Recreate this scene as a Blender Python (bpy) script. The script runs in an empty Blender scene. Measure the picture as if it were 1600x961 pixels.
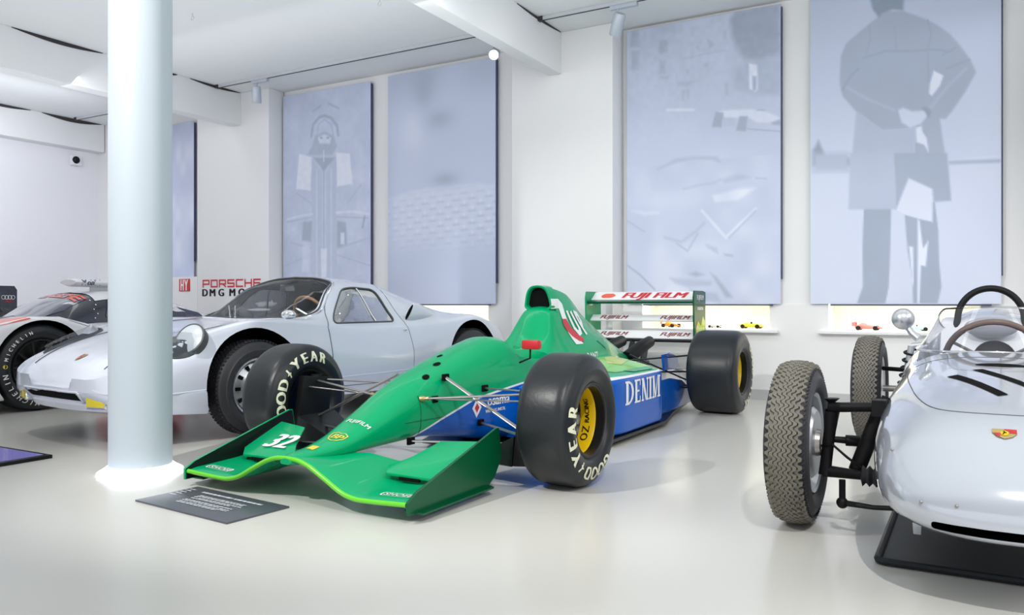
import bpy, bmesh, math, random
import numpy as np
from mathutils import Vector, Matrix
from mathutils.bvhtree import BVHTree

random.seed(7)
scene = bpy.context.scene
COL = scene.collection
PI = math.pi

# ------------------------------------------------------------------ camera
cam_d = bpy.data.cameras.new('camera')
cam = bpy.data.objects.new('camera', cam_d)
COL.objects.link(cam)
cam.location = (0, 0, 0.87)
cam.rotation_euler = (PI / 2, 0, math.radians(30))
cam_d.sensor_width = 36
cam_d.lens = 28.1
cam_d.shift_y = -5.5 / 1600
cam_d.clip_start = 0.05
cam_d.clip_end = 100
scene.camera = cam

# ------------------------------------------------------------------ world, lights, exposure
world = bpy.data.worlds.new('world')
scene.world = world
world.use_nodes = True
world.node_tree.nodes['Background'].inputs[0].default_value = (0.93, 0.95, 1.0, 1)
world.node_tree.nodes['Background'].inputs[1].default_value = 0.95


def area_light(name, loc, size, power, rot=(0, 0, 0), color=(1, 1, 1)):
    d = bpy.data.lights.new(name, 'AREA')
    d.shape = 'RECTANGLE'
    d.size, d.size_y = size
    d.energy = power
    d.color = color
    o = bpy.data.objects.new(name, d)
    COL.objects.link(o)
    o.location = loc
    o.rotation_euler = rot
    return o


def spot_light(name, loc, target, power, angle=70, blend=0.6, radius=0.06, color=(1, 0.98, 0.95)):
    d = bpy.data.lights.new(name, 'SPOT')
    d.energy = power
    d.spot_size = math.radians(angle)
    d.spot_blend = blend
    d.shadow_soft_size = radius
    d.color = color
    o = bpy.data.objects.new(name, d)
    COL.objects.link(o)
    o.location = loc
    o.rotation_euler = (Vector(target) - Vector(loc)).to_track_quat('-Z', 'Y').to_euler()
    return o


# added soft fill panels below the ceiling, and display spots over each car
area_light('hall_fill_light', (-1.3, 2.6, 3.5), (3.6, 5.5), 6)
area_light('hall_fill_light', (-5.9, 2.6, 3.5), (3.6, 5.5), 5)
area_light('hall_fill_light', (-10.0, 3.2, 3.5), (2.4, 5.5), 16, color=(0.93, 0.95, 1))
area_light('hall_fill_light', (3.6, 2.6, 3.3), (0.6, 5.0), 75, (0, math.radians(60), 0))  # added on the right to brighten the near sides of the cars
# added uplight without a fixture, brightens the white ceiling
area_light('ceiling_fill', (-4.5, 2.6, 2.6), (13.0, 7.0), 130, (PI, 0, 0), color=(0.95, 0.98, 1))
spot_light('display_spot', (-3.3, 0.0, 3.45), (-2.6, 4.6, 0.2), 470, 64, 0.5, 0.035)
spot_light('display_spot', (0.45, 0.9, 3.45), (0.0, 3.4, 0.3), 275, 88, 0.5, 0.035)
spot_light('display_spot', (-4.9, 2.0, 3.45), (-4.8, 4.6, 0.3), 85, 90, 0.6, 0.06)
area_light('wall_fill', (-9.6, 3.8, 3.05), (0.5, 5.0), 48, (0, math.radians(62), 0), color=(0.93, 0.95, 1))  # added fill to brighten the left wall, no fixture
area_light('wall_fill', (-3.6, 4.9, 3.12), (11.0, 0.4), 37, (math.radians(52), 0, 0), color=(0.97, 0.98, 1))  # added long fill that brightens the back wall
spot_light('wall_spot', (-3.0, 5.2, 3.45), (-3.5, 7.2, 2.5), 11, 75, 0.9, 0.10)
spot_light('wall_spot', (-8.6, 5.2, 3.45), (-8.4, 7.2, 2.4), 14, 75, 0.9, 0.10)

vs = scene.view_settings
vs.view_transform = 'Standard'
vs.look = 'None'
vs.gamma = 1
vs.use_curve_mapping = False
vs.exposure = 0.0

# ------------------------------------------------------------------ materials
MATS = {}


def new_mat(name):
    m = bpy.data.materials.new(name)
    m.use_nodes = True
    MATS[name] = m
    return m, m.node_tree.nodes, m.node_tree.links, m.node_tree.nodes['Principled BSDF']


def pbr(name, col, rough=0.5, metal=0.0, coat=0.0, spec=0.5, emit=None, estr=0.0, var=0.04, nscale=6.0, bump=0.0, bscale=200):
    m, N, L, b = new_mat(name)
    tc = N.new('ShaderNodeTexCoord')
    nz = N.new('ShaderNodeTexNoise')
    nz.inputs['Scale'].default_value = nscale
    nz.inputs['Detail'].default_value = 3
    L.new(tc.outputs['Object'], nz.inputs['Vector'])
    mx = N.new('ShaderNodeMix')
    mx.data_type = 'RGBA'
    mx.inputs['A'].default_value = (*[c * (1 - var) for c in col], 1)
    mx.inputs['B'].default_value = (*[min(1, c * (1 + var)) for c in col], 1)
    L.new(nz.outputs['Fac'], mx.inputs['Factor'])
    L.new(mx.outputs['Result'], b.inputs['Base Color'])
    b.inputs['Roughness'].default_value = rough
    b.inputs['Metallic'].default_value = metal
    b.inputs['Coat Weight'].default_value = coat
    b.inputs['Coat Roughness'].default_value = 0.05
    b.inputs['Specular IOR Level'].default_value = spec
    if emit:
        b.inputs['Emission Color'].default_value = (*emit, 1)
        b.inputs['Emission Strength'].default_value = estr
    if bump:
        n2 = N.new('ShaderNodeTexNoise')
        n2.inputs['Scale'].default_value = bscale
        L.new(tc.outputs['Object'], n2.inputs['Vector'])
        bp = N.new('ShaderNodeBump')
        bp.inputs['Strength'].default_value = bump
        bp.inputs['Distance'].default_value = 0.01
        L.new(n2.outputs['Fac'], bp.inputs['Height'])
        L.new(bp.outputs['Normal'], b.inputs['Normal'])
    return m


pbr('floor', (0.65, 0.64, 0.597), 0.22, spec=0.45, var=0.015, nscale=0.6)
pbr('wall', (0.84, 0.84, 0.845), 0.75, var=0.01)
pbr('left_wall', (0.85, 0.85, 0.89), 0.75, var=0.01)
pbr('ceiling', (0.78, 0.80, 0.81), 0.8, var=0.01)
pbr('beam', (0.84, 0.85, 0.86), 0.7, var=0.01)
pbr('baseboard', (0.52, 0.52, 0.52), 0.5)
pbr('gap_dark', (0.04, 0.035, 0.035), 0.8)
pbr('column', (0.55, 0.62, 0.68), 0.45, var=0.01)
pbr('glow', (1, 1, 1), 0.5, emit=(0.9, 0.95, 1.0), estr=2.2)
pbr('lamp_face', (1, 1, 1), 0.5, emit=(0.95, 0.97, 1.0), estr=6.0)
pbr('niche_glow', (1, 1, 1), 0.5, emit=(1.0, 0.96, 0.76), estr=14.0)
pbr('niche', (0.86, 0.85, 0.76), 0.6)
pbr('track', (0.62, 0.64, 0.68), 0.4, metal=0.3)
pbr('lamp_body', (0.50, 0.55, 0.62), 0.4, metal=0.2)
pbr('navy_edge', (0.05, 0.06, 0.13), 0.5)
pbr('green', (0.0, 0.36, 0.14), 0.25, coat=0.3, spec=0.12, var=0.03, nscale=2)
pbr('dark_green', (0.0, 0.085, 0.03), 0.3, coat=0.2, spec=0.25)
pbr('lime', (0.12, 0.62, 0.01), 0.3, coat=0.6)
pbr('yellow_lime', (0.50, 0.68, 0.03), 0.3, coat=0.6)
pbr('blue', (0.0, 0.105, 0.52), 0.22, coat=1.0)
pbr('carbon', (0.008, 0.010, 0.011), 0.35, spec=0.35)
pbr('matt_black', (0.006, 0.006, 0.007), 0.5, spec=0.25)
pbr('slick', (0.015, 0.018, 0.021), 0.36, spec=0.42, bump=0.06, bscale=60)
pbr('sidewall', (0.018, 0.018, 0.02), 0.5)
pbr('old_rubber', (0.035, 0.035, 0.04), 0.55)
pbr('tread', (0.17, 0.158, 0.130), 0.65, var=0.2, nscale=9)
pbr('letter_cream', (0.80, 0.80, 0.60), 0.5)
pbr('white_print', (0.86, 0.87, 0.88), 0.35)
pbr('red_print', (0.62, 0.02, 0.03), 0.35)
pbr('maroon_print', (0.22, 0.015, 0.03), 0.4)
pbr('orange_red', (0.80, 0.08, 0.02), 0.3, coat=0.5)
pbr('gold_print', (0.75, 0.60, 0.05), 0.35)
pbr('oz_yellow', (0.85, 0.55, 0.0), 0.4)
pbr('steel', (0.42, 0.40, 0.39), 0.3, metal=0.9)
pbr('brass', (0.72, 0.50, 0.22), 0.3, metal=0.9)
pbr('chrome', (0.82, 0.83, 0.85), 0.12, metal=1.0)
pbr('alloy', (0.62, 0.64, 0.67), 0.3, metal=0.8)
pbr('silver_coupe', (0.72, 0.76, 0.86), 0.2, metal=0.12, coat=0.7, var=0.01)
pbr('silver_single', (0.60, 0.635, 0.71), 0.11, metal=0.3, coat=1.0, var=0.01)
pbr('well_black', (0.006, 0.006, 0.006), 0.9, spec=0.1)
pbr('cabin_grey', (0.24, 0.26, 0.27), 0.7)
pbr('seat_dark', (0.10, 0.11, 0.16), 0.7)
pbr('seat_grey', (0.36, 0.38, 0.42), 0.6)
pbr('wood', (0.45, 0.24, 0.12), 0.4, var=0.25, nscale=20)
pbr('wood_dark', (0.16, 0.11, 0.10), 0.4, var=0.2, nscale=20)
pbr('fog_yellow', (0.75, 0.62, 0.02), 0.2, coat=0.5)
pbr('amber', (0.6, 0.12, 0.03), 0.25)
pbr('lens', (0.58, 0.62, 0.66), 0.3, coat=0.15)
pbr('bowl_grey', (0.09, 0.10, 0.11), 0.9, spec=0.1)
pbr('crest_gold', (0.46, 0.34, 0.12), 0.4)
pbr('seam', (0.10, 0.10, 0.12), 0.7)
pbr('rubber_seal', (0.09, 0.095, 0.10), 0.5)
pbr('white_body', (0.80, 0.81, 0.84), 0.25, coat=1.0)
pbr('dark_glass', (0.05, 0.055, 0.10), 0.1, coat=1.0)
pbr('dark_body', (0.015, 0.017, 0.03), 0.25, coat=1.0)
pbr('blue_black', (0.03, 0.04, 0.10), 0.2, coat=1.0)
pbr('plate', (0.085, 0.095, 0.115), 0.3)
pbr('plate_text', (0.62, 0.63, 0.68), 0.5)
pbr('tray', (0.018, 0.022, 0.026), 0.42, spec=0.22, var=0.35, nscale=5)
pbr('screen', (0.05, 0.05, 0.12), 0.1, emit=(0.25, 0.24, 0.62), estr=0.55)
pbr('toy_yellow', (0.75, 0.50, 0.02), 0.3)
pbr('toy_orange', (0.85, 0.25, 0.02), 0.3)
pbr('toy_red', (0.75, 0.18, 0.17), 0.3)
pbr('toy_blue', (0.35, 0.62, 0.72), 0.3)
pbr('toy_grey', (0.45, 0.47, 0.52), 0.3)


def glass_mat(name, tint, refl=0.9, dark=0.0):
    m, N, L, b = new_mat(name)
    out = N['Material Output']
    tr = N.new('ShaderNodeBsdfTransparent')
    tr.inputs[0].default_value = (*tint, 1)
    gl = N.new('ShaderNodeBsdfGlossy')
    gl.inputs['Roughness'].default_value = 0.03
    fr = N.new('ShaderNodeFresnel')
    fr.inputs['IOR'].default_value = 1.45
    mu = N.new('ShaderNodeMath')
    mu.operation = 'MULTIPLY'
    mu.inputs[1].default_value = refl
    L.new(fr.outputs[0], mu.inputs[0])
    mx = N.new('ShaderNodeMixShader')
    L.new(mu.outputs[0], mx.inputs[0])
    L.new(tr.outputs[0], mx.inputs[1])
    L.new(gl.outputs[0], mx.inputs[2])
    L.new(mx.outputs[0], out.inputs[0])
    return m


glass_mat('clear_glass', (0.90, 0.93, 0.93))
glass_mat('side_glass', (0.76, 0.78, 0.86))
glass_mat('perspex', (0.90, 0.91, 0.94), 1.3)
glass_mat('lamp_cover', (0.86, 0.88, 0.90), 0.2)


def curve_node(N, pts, lo, hi):
    """float curve over [0,1]; pts are (x,y) in real units, y assumed 0..1"""
    fc = N.new('ShaderNodeFloatCurve')
    c = fc.mapping.curves[0]
    P = [((x - lo) / (hi - lo), y) for x, y in pts]
    c.points[0].location = P[0]
    c.points[1].location = P[-1]
    for p in P[1:-1]:
        c.points.new(*p)
    for p in c.points:
        p.handle_type = 'VECTOR'
    fc.mapping.update()
    return fc


def livery_mat():
    """green upper, white line, blue below a boundary height that depends on the distance along the car"""
    m, N, L, b = new_mat('livery')
    tc = N.new('ShaderNodeTexCoord')
    sp = N.new('ShaderNodeSeparateXYZ')
    L.new(tc.outputs['Object'], sp.inputs[0])
    mr = N.new('ShaderNodeMapRange')
    mr.inputs['From Min'].default_value = -1
    mr.inputs['From Max'].default_value = 3.5
    L.new(sp.outputs['Y'], mr.inputs['Value'])
    fc = curve_node(N, [(-1, 0.0), (-0.34, 0.0), (-0.26, 0.172), (-0.014, 0.258), (0.26, 0.335), (0.73, 0.388), (1.2, 0.402), (1.9, 0.402), (2.3, 0.37), (3.0, 0.31), (3.5, 0.3)], -1, 3.5)
    L.new(mr.outputs[0], fc.inputs['Value'])
    sub = N.new('ShaderNodeMath')
    sub.operation = 'SUBTRACT'
    L.new(sp.outputs['Z'], sub.inputs[0])
    L.new(fc.outputs[0], sub.inputs[1])
    cr = N.new('ShaderNodeValToRGB')
    cr.color_ramp.interpolation = 'CONSTANT'
    add = N.new('ShaderNodeMath')
    add.operation = 'ADD'
    add.inputs[1].default_value = 0.5
    L.new(sub.outputs[0], add.inputs[0])
    L.new(add.outputs[0], cr.inputs[0])
    e = cr.color_ramp.elements
    e[0].position = 0
    e[0].color = (0.0, 0.105, 0.52, 1)
    e[1].position = 0.5
    e[1].color = (0.8, 0.82, 0.84, 1)
    g = cr.color_ramp.elements.new(0.5085)
    g.color = (0.0, 0.36, 0.14, 1)
    L.new(cr.outputs[0], b.inputs['Base Color'])
    b.inputs['Roughness'].default_value = 0.25
    b.inputs['Specular IOR Level'].default_value = 0.12
    b.inputs['Coat Weight'].default_value = 0.3
    b.inputs['Coat Roughness'].default_value = 0.05


livery_mat()


def print_mat():
    m, N, L, b = new_mat('poster_print')
    at = N.new('ShaderNodeAttribute')
    at.attribute_name = 'tone'
    cr = N.new('ShaderNodeValToRGB')
    e = cr.color_ramp.elements
    e[0].position = 0.0
    e[0].color = (0.20, 0.26, 0.33, 1)
    e[1].position = 1.0
    e[1].color = (0.82, 0.855, 0.96, 1)
    k = cr.color_ramp.elements.new(0.5)
    k.color = (0.42, 0.475, 0.60, 1)
    k = cr.color_ramp.elements.new(0.8)
    k.color = (0.60, 0.655, 0.83, 1)
    L.new(at.outputs['Fac'], cr.inputs[0])
    L.new(cr.outputs[0], b.inputs['Base Color'])
    b.inputs['Roughness'].default_value = 0.7


print_mat()


# ------------------------------------------------------------------ mesh helpers
def pchip(xs, ys, x):
    xs = np.asarray(xs, float)
    ys = np.asarray(ys, float)
    h = np.diff(xs)
    d = np.diff(ys) / h
    n = len(xs)
    m = np.zeros(n)
    m[0], m[-1] = d[0], d[-1]
    for i in range(1, n - 1):
        if d[i - 1] * d[i] > 0:
            w1, w2 = 2 * h[i] + h[i - 1], h[i] + 2 * h[i - 1]
            m[i] = (w1 + w2) / (w1 / d[i - 1] + w2 / d[i])
    i = int(np.clip(np.searchsorted(xs, x) - 1, 0, n - 2))
    t = (x - xs[i]) / h[i]
    return ((1 + 2 * t) * (1 - t) ** 2 * ys[i] + t * (1 - t) ** 2 * h[i] * m[i] + t * t * (3 - 2 * t) * ys[i + 1] + t * t * (t - 1) * h[i] * m[i + 1])


def keyed(keys, y):
    xs = [k[0] for k in keys]
    return [float(pchip(xs, [k[j] for k in keys], y)) for j in range(1, len(keys[0]))]


def catmull(pts, k):
    """open Catmull-Rom through pts, k steps per span"""
    P = [np.asarray(p, float) for p in pts]
    out = []
    for i in range(len(P) - 1):
        p0 = P[i - 1] if i else 2 * P[0] - P[1]
        p1, p2 = P[i], P[i + 1]
        p3 = P[i + 2] if i + 2 < len(P) else 2 * P[-1] - P[-2]
        for j in range(k):
            t = j / k
            out.append(0.5 * (2 * p1 + (p2 - p0) * t + (2 * p0 - 5 * p1 + 4 * p2 - p3) * t * t + (3 * p1 - p0 - 3 * p2 + p3) * t ** 3))
    out.append(P[-1])
    return out


def mirror_section(half):
    """half section from bottom centre to top centre (x>=0) -> closed ring"""
    return list(half) + [(-p[0], p[1]) for p in reversed(half[1:-1])]


def superellipse(w, zb, zt, zm, n_top, n_bot, n=28):
    half = []
    for i in range(n + 1):
        a = -PI / 2 + PI * i / n
        ca, sa = math.cos(a), math.sin(a)
        e = n_top if sa > 0 else n_bot
        x = w * abs(ca) ** (2 / e)
        z = zm + (zt - zm) * abs(sa) ** (2 / e) if sa > 0 else zm - (zm - zb) * abs(sa) ** (2 / e)
        half.append((x, z))
    half[0] = (0, zb)
    half[-1] = (0, zt)
    return half


class MB:
    def __init__(s):
        s.v, s.f, s.m = [], [], []

    def add(s, V, F, m=0):
        o = len(s.v)
        s.v += [tuple(map(float, p)) for p in V]
        for i, f in enumerate(F):
            s.f.append([o + k for k in f])
            s.m.append(m[i] if isinstance(m, (list, tuple)) else m)
        return s

    def box(s, c, d, m=0, rot=None):
        V = []
        for z in (-.5, .5):
            for x, y in ((-.5, -.5), (.5, -.5), (.5, .5), (-.5, .5)):
                p = Vector((x * d[0], y * d[1], z * d[2]))
                if rot:
                    p = rot @ p
                V.append((p.x + c[0], p.y + c[1], p.z + c[2]))
        return s.add(V, [(3, 2, 1, 0), (4, 5, 6, 7), (0, 1, 5, 4), (1, 2, 6, 5), (2, 3, 7, 6), (3, 0, 4, 7)], m)

    def tube(s, pts, r, n=10, m=0, closed=False, flat=1.0, up=(0, 0, 1), cap=True):
        """flat<1 squashes the section along 'up'"""
        P = [Vector(p) for p in pts]
        N = len(P)
        R = r if isinstance(r, (list, tuple)) else [r] * N
        V, F = [], []
        for i in range(N):
            a = P[i - 1] if (i or closed) else P[i]
            b = P[(i + 1) % N] if (i < N - 1 or closed) else P[i]
            t = (b - a).normalized()
            u = Vector(up) - t * t.dot(Vector(up))
            if u.length < 1e-3:
                u = Vector((1, 0, 0)) - t * t.x
                if u.length < 1e-3:
                    u = Vector((0, 1, 0))
            u.normalize()
            w = t.cross(u)
            for j in range(n):
                an = 2 * PI * j / n
                q = P[i] + w * (math.cos(an) * R[i]) + u * (math.sin(an) * R[i] * flat)
                V.append(q[:])
        M = N if closed else N - 1
        for i in range(M):
            for j in range(n):
                a, b = i * n, ((i + 1) % N) * n
                F.append((a + j, a + (j + 1) % n, b + (j + 1) % n, b + j))
        if not closed and cap:
            F.append(tuple(range(n - 1, -1, -1)))
            F.append(tuple((N - 1) * n + j for j in range(n)))
        return s.add(V, F, m)

    def lathe(s, prof, n=48, axis='X', o=(0, 0, 0), m=0, closed=False):
        """prof: list of (axial, radius)"""
        V, F, Mi = [], [], []
        for (x, r) in prof:
            for j in range(n):
                a = 2 * PI * j / n
                c_, s_ = r * math.cos(a), r * math.sin(a)
                p = {'X': (x, c_, s_), 'Y': (c_, x, s_), 'Z': (c_, s_, x)}[axis]
                V.append((p[0] + o[0], p[1] + o[1], p[2] + o[2]))
        K = len(prof)
        for i in range(K if closed else K - 1):
            for j in range(n):
                a, b = i * n, ((i + 1) % K) * n
                F.append((a + j, a + (j + 1) % n, b + (j + 1) % n, b + j))
                Mi.append(m[i] if isinstance(m, (list, tuple)) else m)
        return s.add(V, F, Mi)

    def loft(s, secs, cap=True, m=0, closed=True):
        n = len(secs[0])
        V, F = [], []
        for q in secs:
            V += list(q)
        for i in range(len(secs) - 1):
            for j in range(n if closed else n - 1):
                a, b = i * n, (i + 1) * n
                F.append((a + j, b + j, b + (j + 1) % n, a + (j + 1) % n))
        if cap and closed:
            F.append(tuple(range(n)))
            F.append(tuple((len(secs) - 1) * n + j for j in range(n - 1, -1, -1)))
        return s.add(V, F, m)

    def slab(s, A, B, m=0):
        """solid between two matching outlines"""
        n = len(A)
        F = [tuple(range(n)), tuple(range(2 * n - 1, n - 1, -1))]
        F += [((j + 1) % n, j, n + j, n + (j + 1) % n) for j in range(n)]
        return s.add(list(A) + list(B), F, m)

    def ball(s, c, r, m=0, n=20, k=12, sc=(1, 1, 1)):
        V, F = [], []
        for i in range(k + 1):
            a = -PI / 2 + PI * i / k
            for j in range(n):
                b = 2 * PI * j / n
                V.append((c[0] + r * sc[0] * math.cos(a) * math.cos(b), c[1] + r * sc[1] * math.cos(a) * math.sin(b), c[2] + r * sc[2] * math.sin(a)))
        for i in range(k):
            for j in range(n):
                F.append((i * n + j, i * n + (j + 1) % n, (i + 1) * n + (j + 1) % n, (i + 1) * n + j))
        return s.add(V, F, m)

    def build(s, name, mats, parent=None, angle=38, bevel=0, weld=True, flat=False):
        me = bpy.data.meshes.new(name)
        me.from_pydata(s.v, [], s.f)
        for x in (mats if isinstance(mats, (list, tuple)) else [mats]):
            me.materials.append(MATS[x] if isinstance(x, str) else x)
        me.polygons.foreach_set('material_index', s.m)
        bm = bmesh.new()
        bm.from_mesh(me)
        if weld:
            bmesh.ops.remove_doubles(bm, verts=bm.verts, dist=1e-5)
        bmesh.ops.recalc_face_normals(bm, faces=bm.faces)
        if bevel:
            es = [e for e in bm.edges if len(e.link_faces) == 2 and e.calc_face_angle(0) > 0.6]
            bmesh.ops.bevel(bm, geom=es, offset=bevel, segments=2, affect='EDGES', profile=0.6)
        bm.to_mesh(me)
        bm.free()
        if not flat:
            me.shade_smooth()
            me.set_sharp_from_angle(angle=math.radians(angle))
        o = bpy.data.objects.new(name, me)
        COL.objects.link(o)
        o.parent = parent
        return o


def tag(o, label=None, cat=None, group=None, kind=None):
    if label:
        o['label'] = label
    if cat:
        o['category'] = cat
    if group:
        o['group'] = group
    if kind:
        o['kind'] = kind
    return o


def empty(name, loc, rz=0, **k):
    o = bpy.data.objects.new(name, None)
    o.empty_display_size = 0.1
    COL.objects.link(o)
    o.location = loc
    o.rotation_euler = (0, 0, rz)
    return tag(o, **k)


def copy_tree(o, parent=None):
    c = o.copy()
    COL.objects.link(c)
    if parent is not None:
        c.parent = parent
    for ch in list(o.children):
        copy_tree(ch, c)
    return c


def boolean(o, cutter, op='DIFFERENCE'):
    md = o.modifiers.new('b', 'BOOLEAN')
    md.operation = op
    md.object = cutter
    md.solver = 'EXACT'
    dg = bpy.context.evaluated_depsgraph_get()
    me = bpy.data.meshes.new_from_object(o.evaluated_get(dg))
    o.modifiers.clear()
    old = o.data
    o.data = me
    me.name = old.name
    bpy.data.objects.remove(cutter)
    me.shade_smooth()
    me.set_sharp_from_angle(angle=math.radians(32))
    return o


def bvh_of(*objs):
    V, F = [], []
    for o in objs:
        k = len(V)
        V += [v.co[:] for v in o.data.vertices]
        F += [[k + i for i in p.vertices] for p in o.data.polygons]
    return BVHTree.FromPolygons(V, F)


def text2d(s, size=1.0, bold=0.0, shear=0.0, sx=1.0, space=1.0, res=3, align='CENTER'):
    cu = bpy.data.curves.new('t', 'FONT')
    cu.body = s
    cu.size = size
    cu.shear = shear
    cu.space_character = space
    cu.resolution_u = res
    cu.align_x = align
    cu.align_y = 'CENTER'
    o = bpy.data.objects.new('t', cu)
    COL.objects.link(o)
    dg = bpy.context.evaluated_depsgraph_get()
    me = bpy.data.meshes.new_from_object(o.evaluated_get(dg))
    V = [(v.co.x * sx, v.co.y) for v in me.vertices]
    F = [tuple(p.vertices) for p in me.polygons]
    if bold:
        # heavier weight: three copies a hair apart
        d = size * .024 * sx * min(2.2, bold / (.02 * size) if bold < 1 else 1)
        n = len(V)
        V = V + [(x - d, y) for x, y in V] + [(x + d, y) for x, y in V]
        F = F + [tuple(i + n for i in f) for f in F] + [tuple(i + 2 * n for i in f) for f in F]
    bpy.data.objects.remove(o)
    bpy.data.curves.remove(cu)
    bpy.data.meshes.remove(me)
    return V, F


def poly2d(pts):
    return list(pts), [tuple(range(len(pts)))]


def ring2d(pts, d):
    """outline band of a polygon, scaled about its centre"""
    cx = sum(p[0] for p in pts) / len(pts)
    cy = sum(p[1] for p in pts) / len(pts)
    inn = [(cx + (x - cx) * d, cy + (y - cy) * d) for x, y in pts]
    n = len(pts)
    return list(pts) + inn, [(i, (i + 1) % n, n + (i + 1) % n, n + i) for i in range(n)]


def ellipse(cx, cy, a, b, n=28):
    return [(cx + a * math.cos(2 * PI * i / n), cy + b * math.sin(2 * PI * i / n)) for i in range(n)]


def merge2d(*items):
    V, F = [], []
    for v, f in items:
        k = len(V)
        V += v
        F += [tuple(k + i for i in q) for q in f]
    return V, F


def strokes(lines, t):
    items = []
    for st in lines:
        for a, b in zip(st[:-1], st[1:]):
            p, q = np.array(a, float), np.array(b, float)
            d = (q - p) / np.linalg.norm(q - p)
            n = np.array([-d[1], d[0]]) * t / 2
            p, q = p - d * t * .35, q + d * t * .35
            items.append(([tuple(p - n), tuple(q - n), tuple(q + n), tuple(p + n)], [(0, 1, 2, 3)]))
    return merge2d(*items)


def shift2d(vf, dx, dy, rot=0, sc=1):
    c_, s_ = math.cos(rot), math.sin(rot)
    return [(dx + sc * (x * c_ - y * s_), dy + sc * (x * s_ + y * c_)) for x, y in vf[0]], vf[1]


def cut_grid(vf, step):
    bm = bmesh.new()
    vs_ = [bm.verts.new((x, y, 0)) for x, y in vf[0]]
    for q in vf[1]:
        try:
            bm.faces.new([vs_[i] for i in q])
        except ValueError:
            pass
    bmesh.ops.triangulate(bm, faces=[f for f in bm.faces if len(f.verts) > 4])
    if step:
        xs = [p[0] for p in vf[0]]
        ys = [p[1] for p in vf[0]]
        for lo, hi, ax in ((min(xs), max(xs), 0), (min(ys), max(ys), 1)):
            k = math.ceil(lo / step) * step
            while k < hi:
                co = [0, 0, 0]
                no = [0, 0, 0]
                co[ax] = k
                no[ax] = 1
                bmesh.ops.bisect_plane(bm, geom=bm.verts[:] + bm.edges[:] + bm.faces[:], plane_co=co, plane_no=no, dist=1e-6)
                k += step
    bmesh.ops.triangulate(bm, faces=[f for f in bm.faces if len(f.verts) > 4])
    bm.verts.index_update()
    V = [(v.co.x, v.co.y) for v in bm.verts]
    F = [tuple(v.index for v in f.verts) for f in bm.faces]
    bm.free()
    return V, F


def lift_islands(V, F):
    """overlapping strokes of one lettering are stacked a hair apart"""
    par = list(range(len(V)))

    def root(i):
        while par[i] != i:
            par[i] = par[par[i]]
            i = par[i]
        return i
    for f in F:
        for i in f[1:]:
            a, b = root(f[0]), root(i)
            if a != b:
                par[b] = a
    N = {}
    for f in F:
        p = [Vector(V[i]) for i in f[:3]]
        n = (p[1] - p[0]).cross(p[2] - p[0])
        r = root(f[0])
        N[r] = N.get(r, Vector()) + n
    idx = {r: k % 40 for k, r in enumerate(sorted(N))}
    out = []
    for i, p in enumerate(V):
        r = root(i)
        if r in N and N[r].length > 0 and idx[r]:
            p = (Vector(p) + N[r].normalized() * (idx[r] * 6e-5))[:]
        out.append(p)
    return out


def decal(name, vf, mat, parent, fn, step=0.0, label=None):
    """fn maps a 2D point to a 3D point (or None)"""
    V, F = cut_grid(vf, step)
    P = [fn(x, y) for x, y in V]
    ok = [f for f in F if all(P[i] is not None for i in f)]
    P = lift_islands([p if p is not None else (0, 0, 0) for p in P], ok)
    b = MB()
    b.add(P, ok)
    me = bpy.data.meshes.new(name)
    me.from_pydata(b.v, [], b.f)
    bm = bmesh.new()
    bm.from_mesh(me)
    bmesh.ops.delete(bm, geom=[v for v in bm.verts if not v.link_faces], context='VERTS')
    bm.to_mesh(me)
    bm.free()
    me.materials.append(MATS[mat])
    me.shade_smooth()
    o = bpy.data.objects.new(name, me)
    COL.objects.link(o)
    o.parent = parent
    if label:
        o['label'] = label
    return o


def caster(bvh, o, u, v, d, off=0.003):
    """project 2D points living in plane (o,u,v) along d onto a mesh"""
    o, u, v, d = Vector(o), Vector(u), Vector(v), Vector(d).normalized()

    def fn(x, y):
        p = o + u * x + v * y
        h, nrm, idx, dist = bvh.ray_cast(p, d)
        if h is None:
            return None
        if nrm.dot(d) > 0:
            nrm = -nrm
        return (h + nrm * off)[:]
    return fn


def plane_fn(o, u, v):
    o, u, v = Vector(o), Vector(u), Vector(v)
    return lambda x, y: (o + u * x + v * y)[:]


def resample(pts, step, closed=True):
    out = []
    n = len(pts)
    for i in range(n if closed else n - 1):
        a, b = np.array(pts[i], float), np.array(pts[(i + 1) % n], float)
        k = max(1, int(np.linalg.norm(b - a) / step))
        for j in range(k):
            out.append(tuple(a + (b - a) * j / k))
    if not closed:
        out.append(tuple(pts[-1]))
    return out


def round_poly(pts, r, k=4):
    """rounded corners of a closed 2D polygon"""
    out = []
    n = len(pts)
    for i in range(n):
        p0, p1, p2 = (np.array(pts[(i + q) % n], float) for q in (-1, 0, 1))
        a = (p0 - p1) / np.linalg.norm(p0 - p1)
        b = (p2 - p1) / np.linalg.norm(p2 - p1)
        rr = min(r, 0.45 * np.linalg.norm(p0 - p1), 0.45 * np.linalg.norm(p2 - p1))
        for j in range(k + 1):
            t = j / k
            q = p1 + a * rr * (1 - t) ** 2 + b * rr * t ** 2
            out.append(tuple(q))
    return out


def line_on(name, pts2d, r, mat, parent, fn, closed=False, step=0.02):
    P = [fn(x, y) for x, y in resample(pts2d, step, closed)]
    P = [p for p in P if p is not None]
    if len(P) < 2:
        return None
    return MB().tube(P, r, 6, closed=closed).build(name, mat, parent, weld=False)

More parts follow.
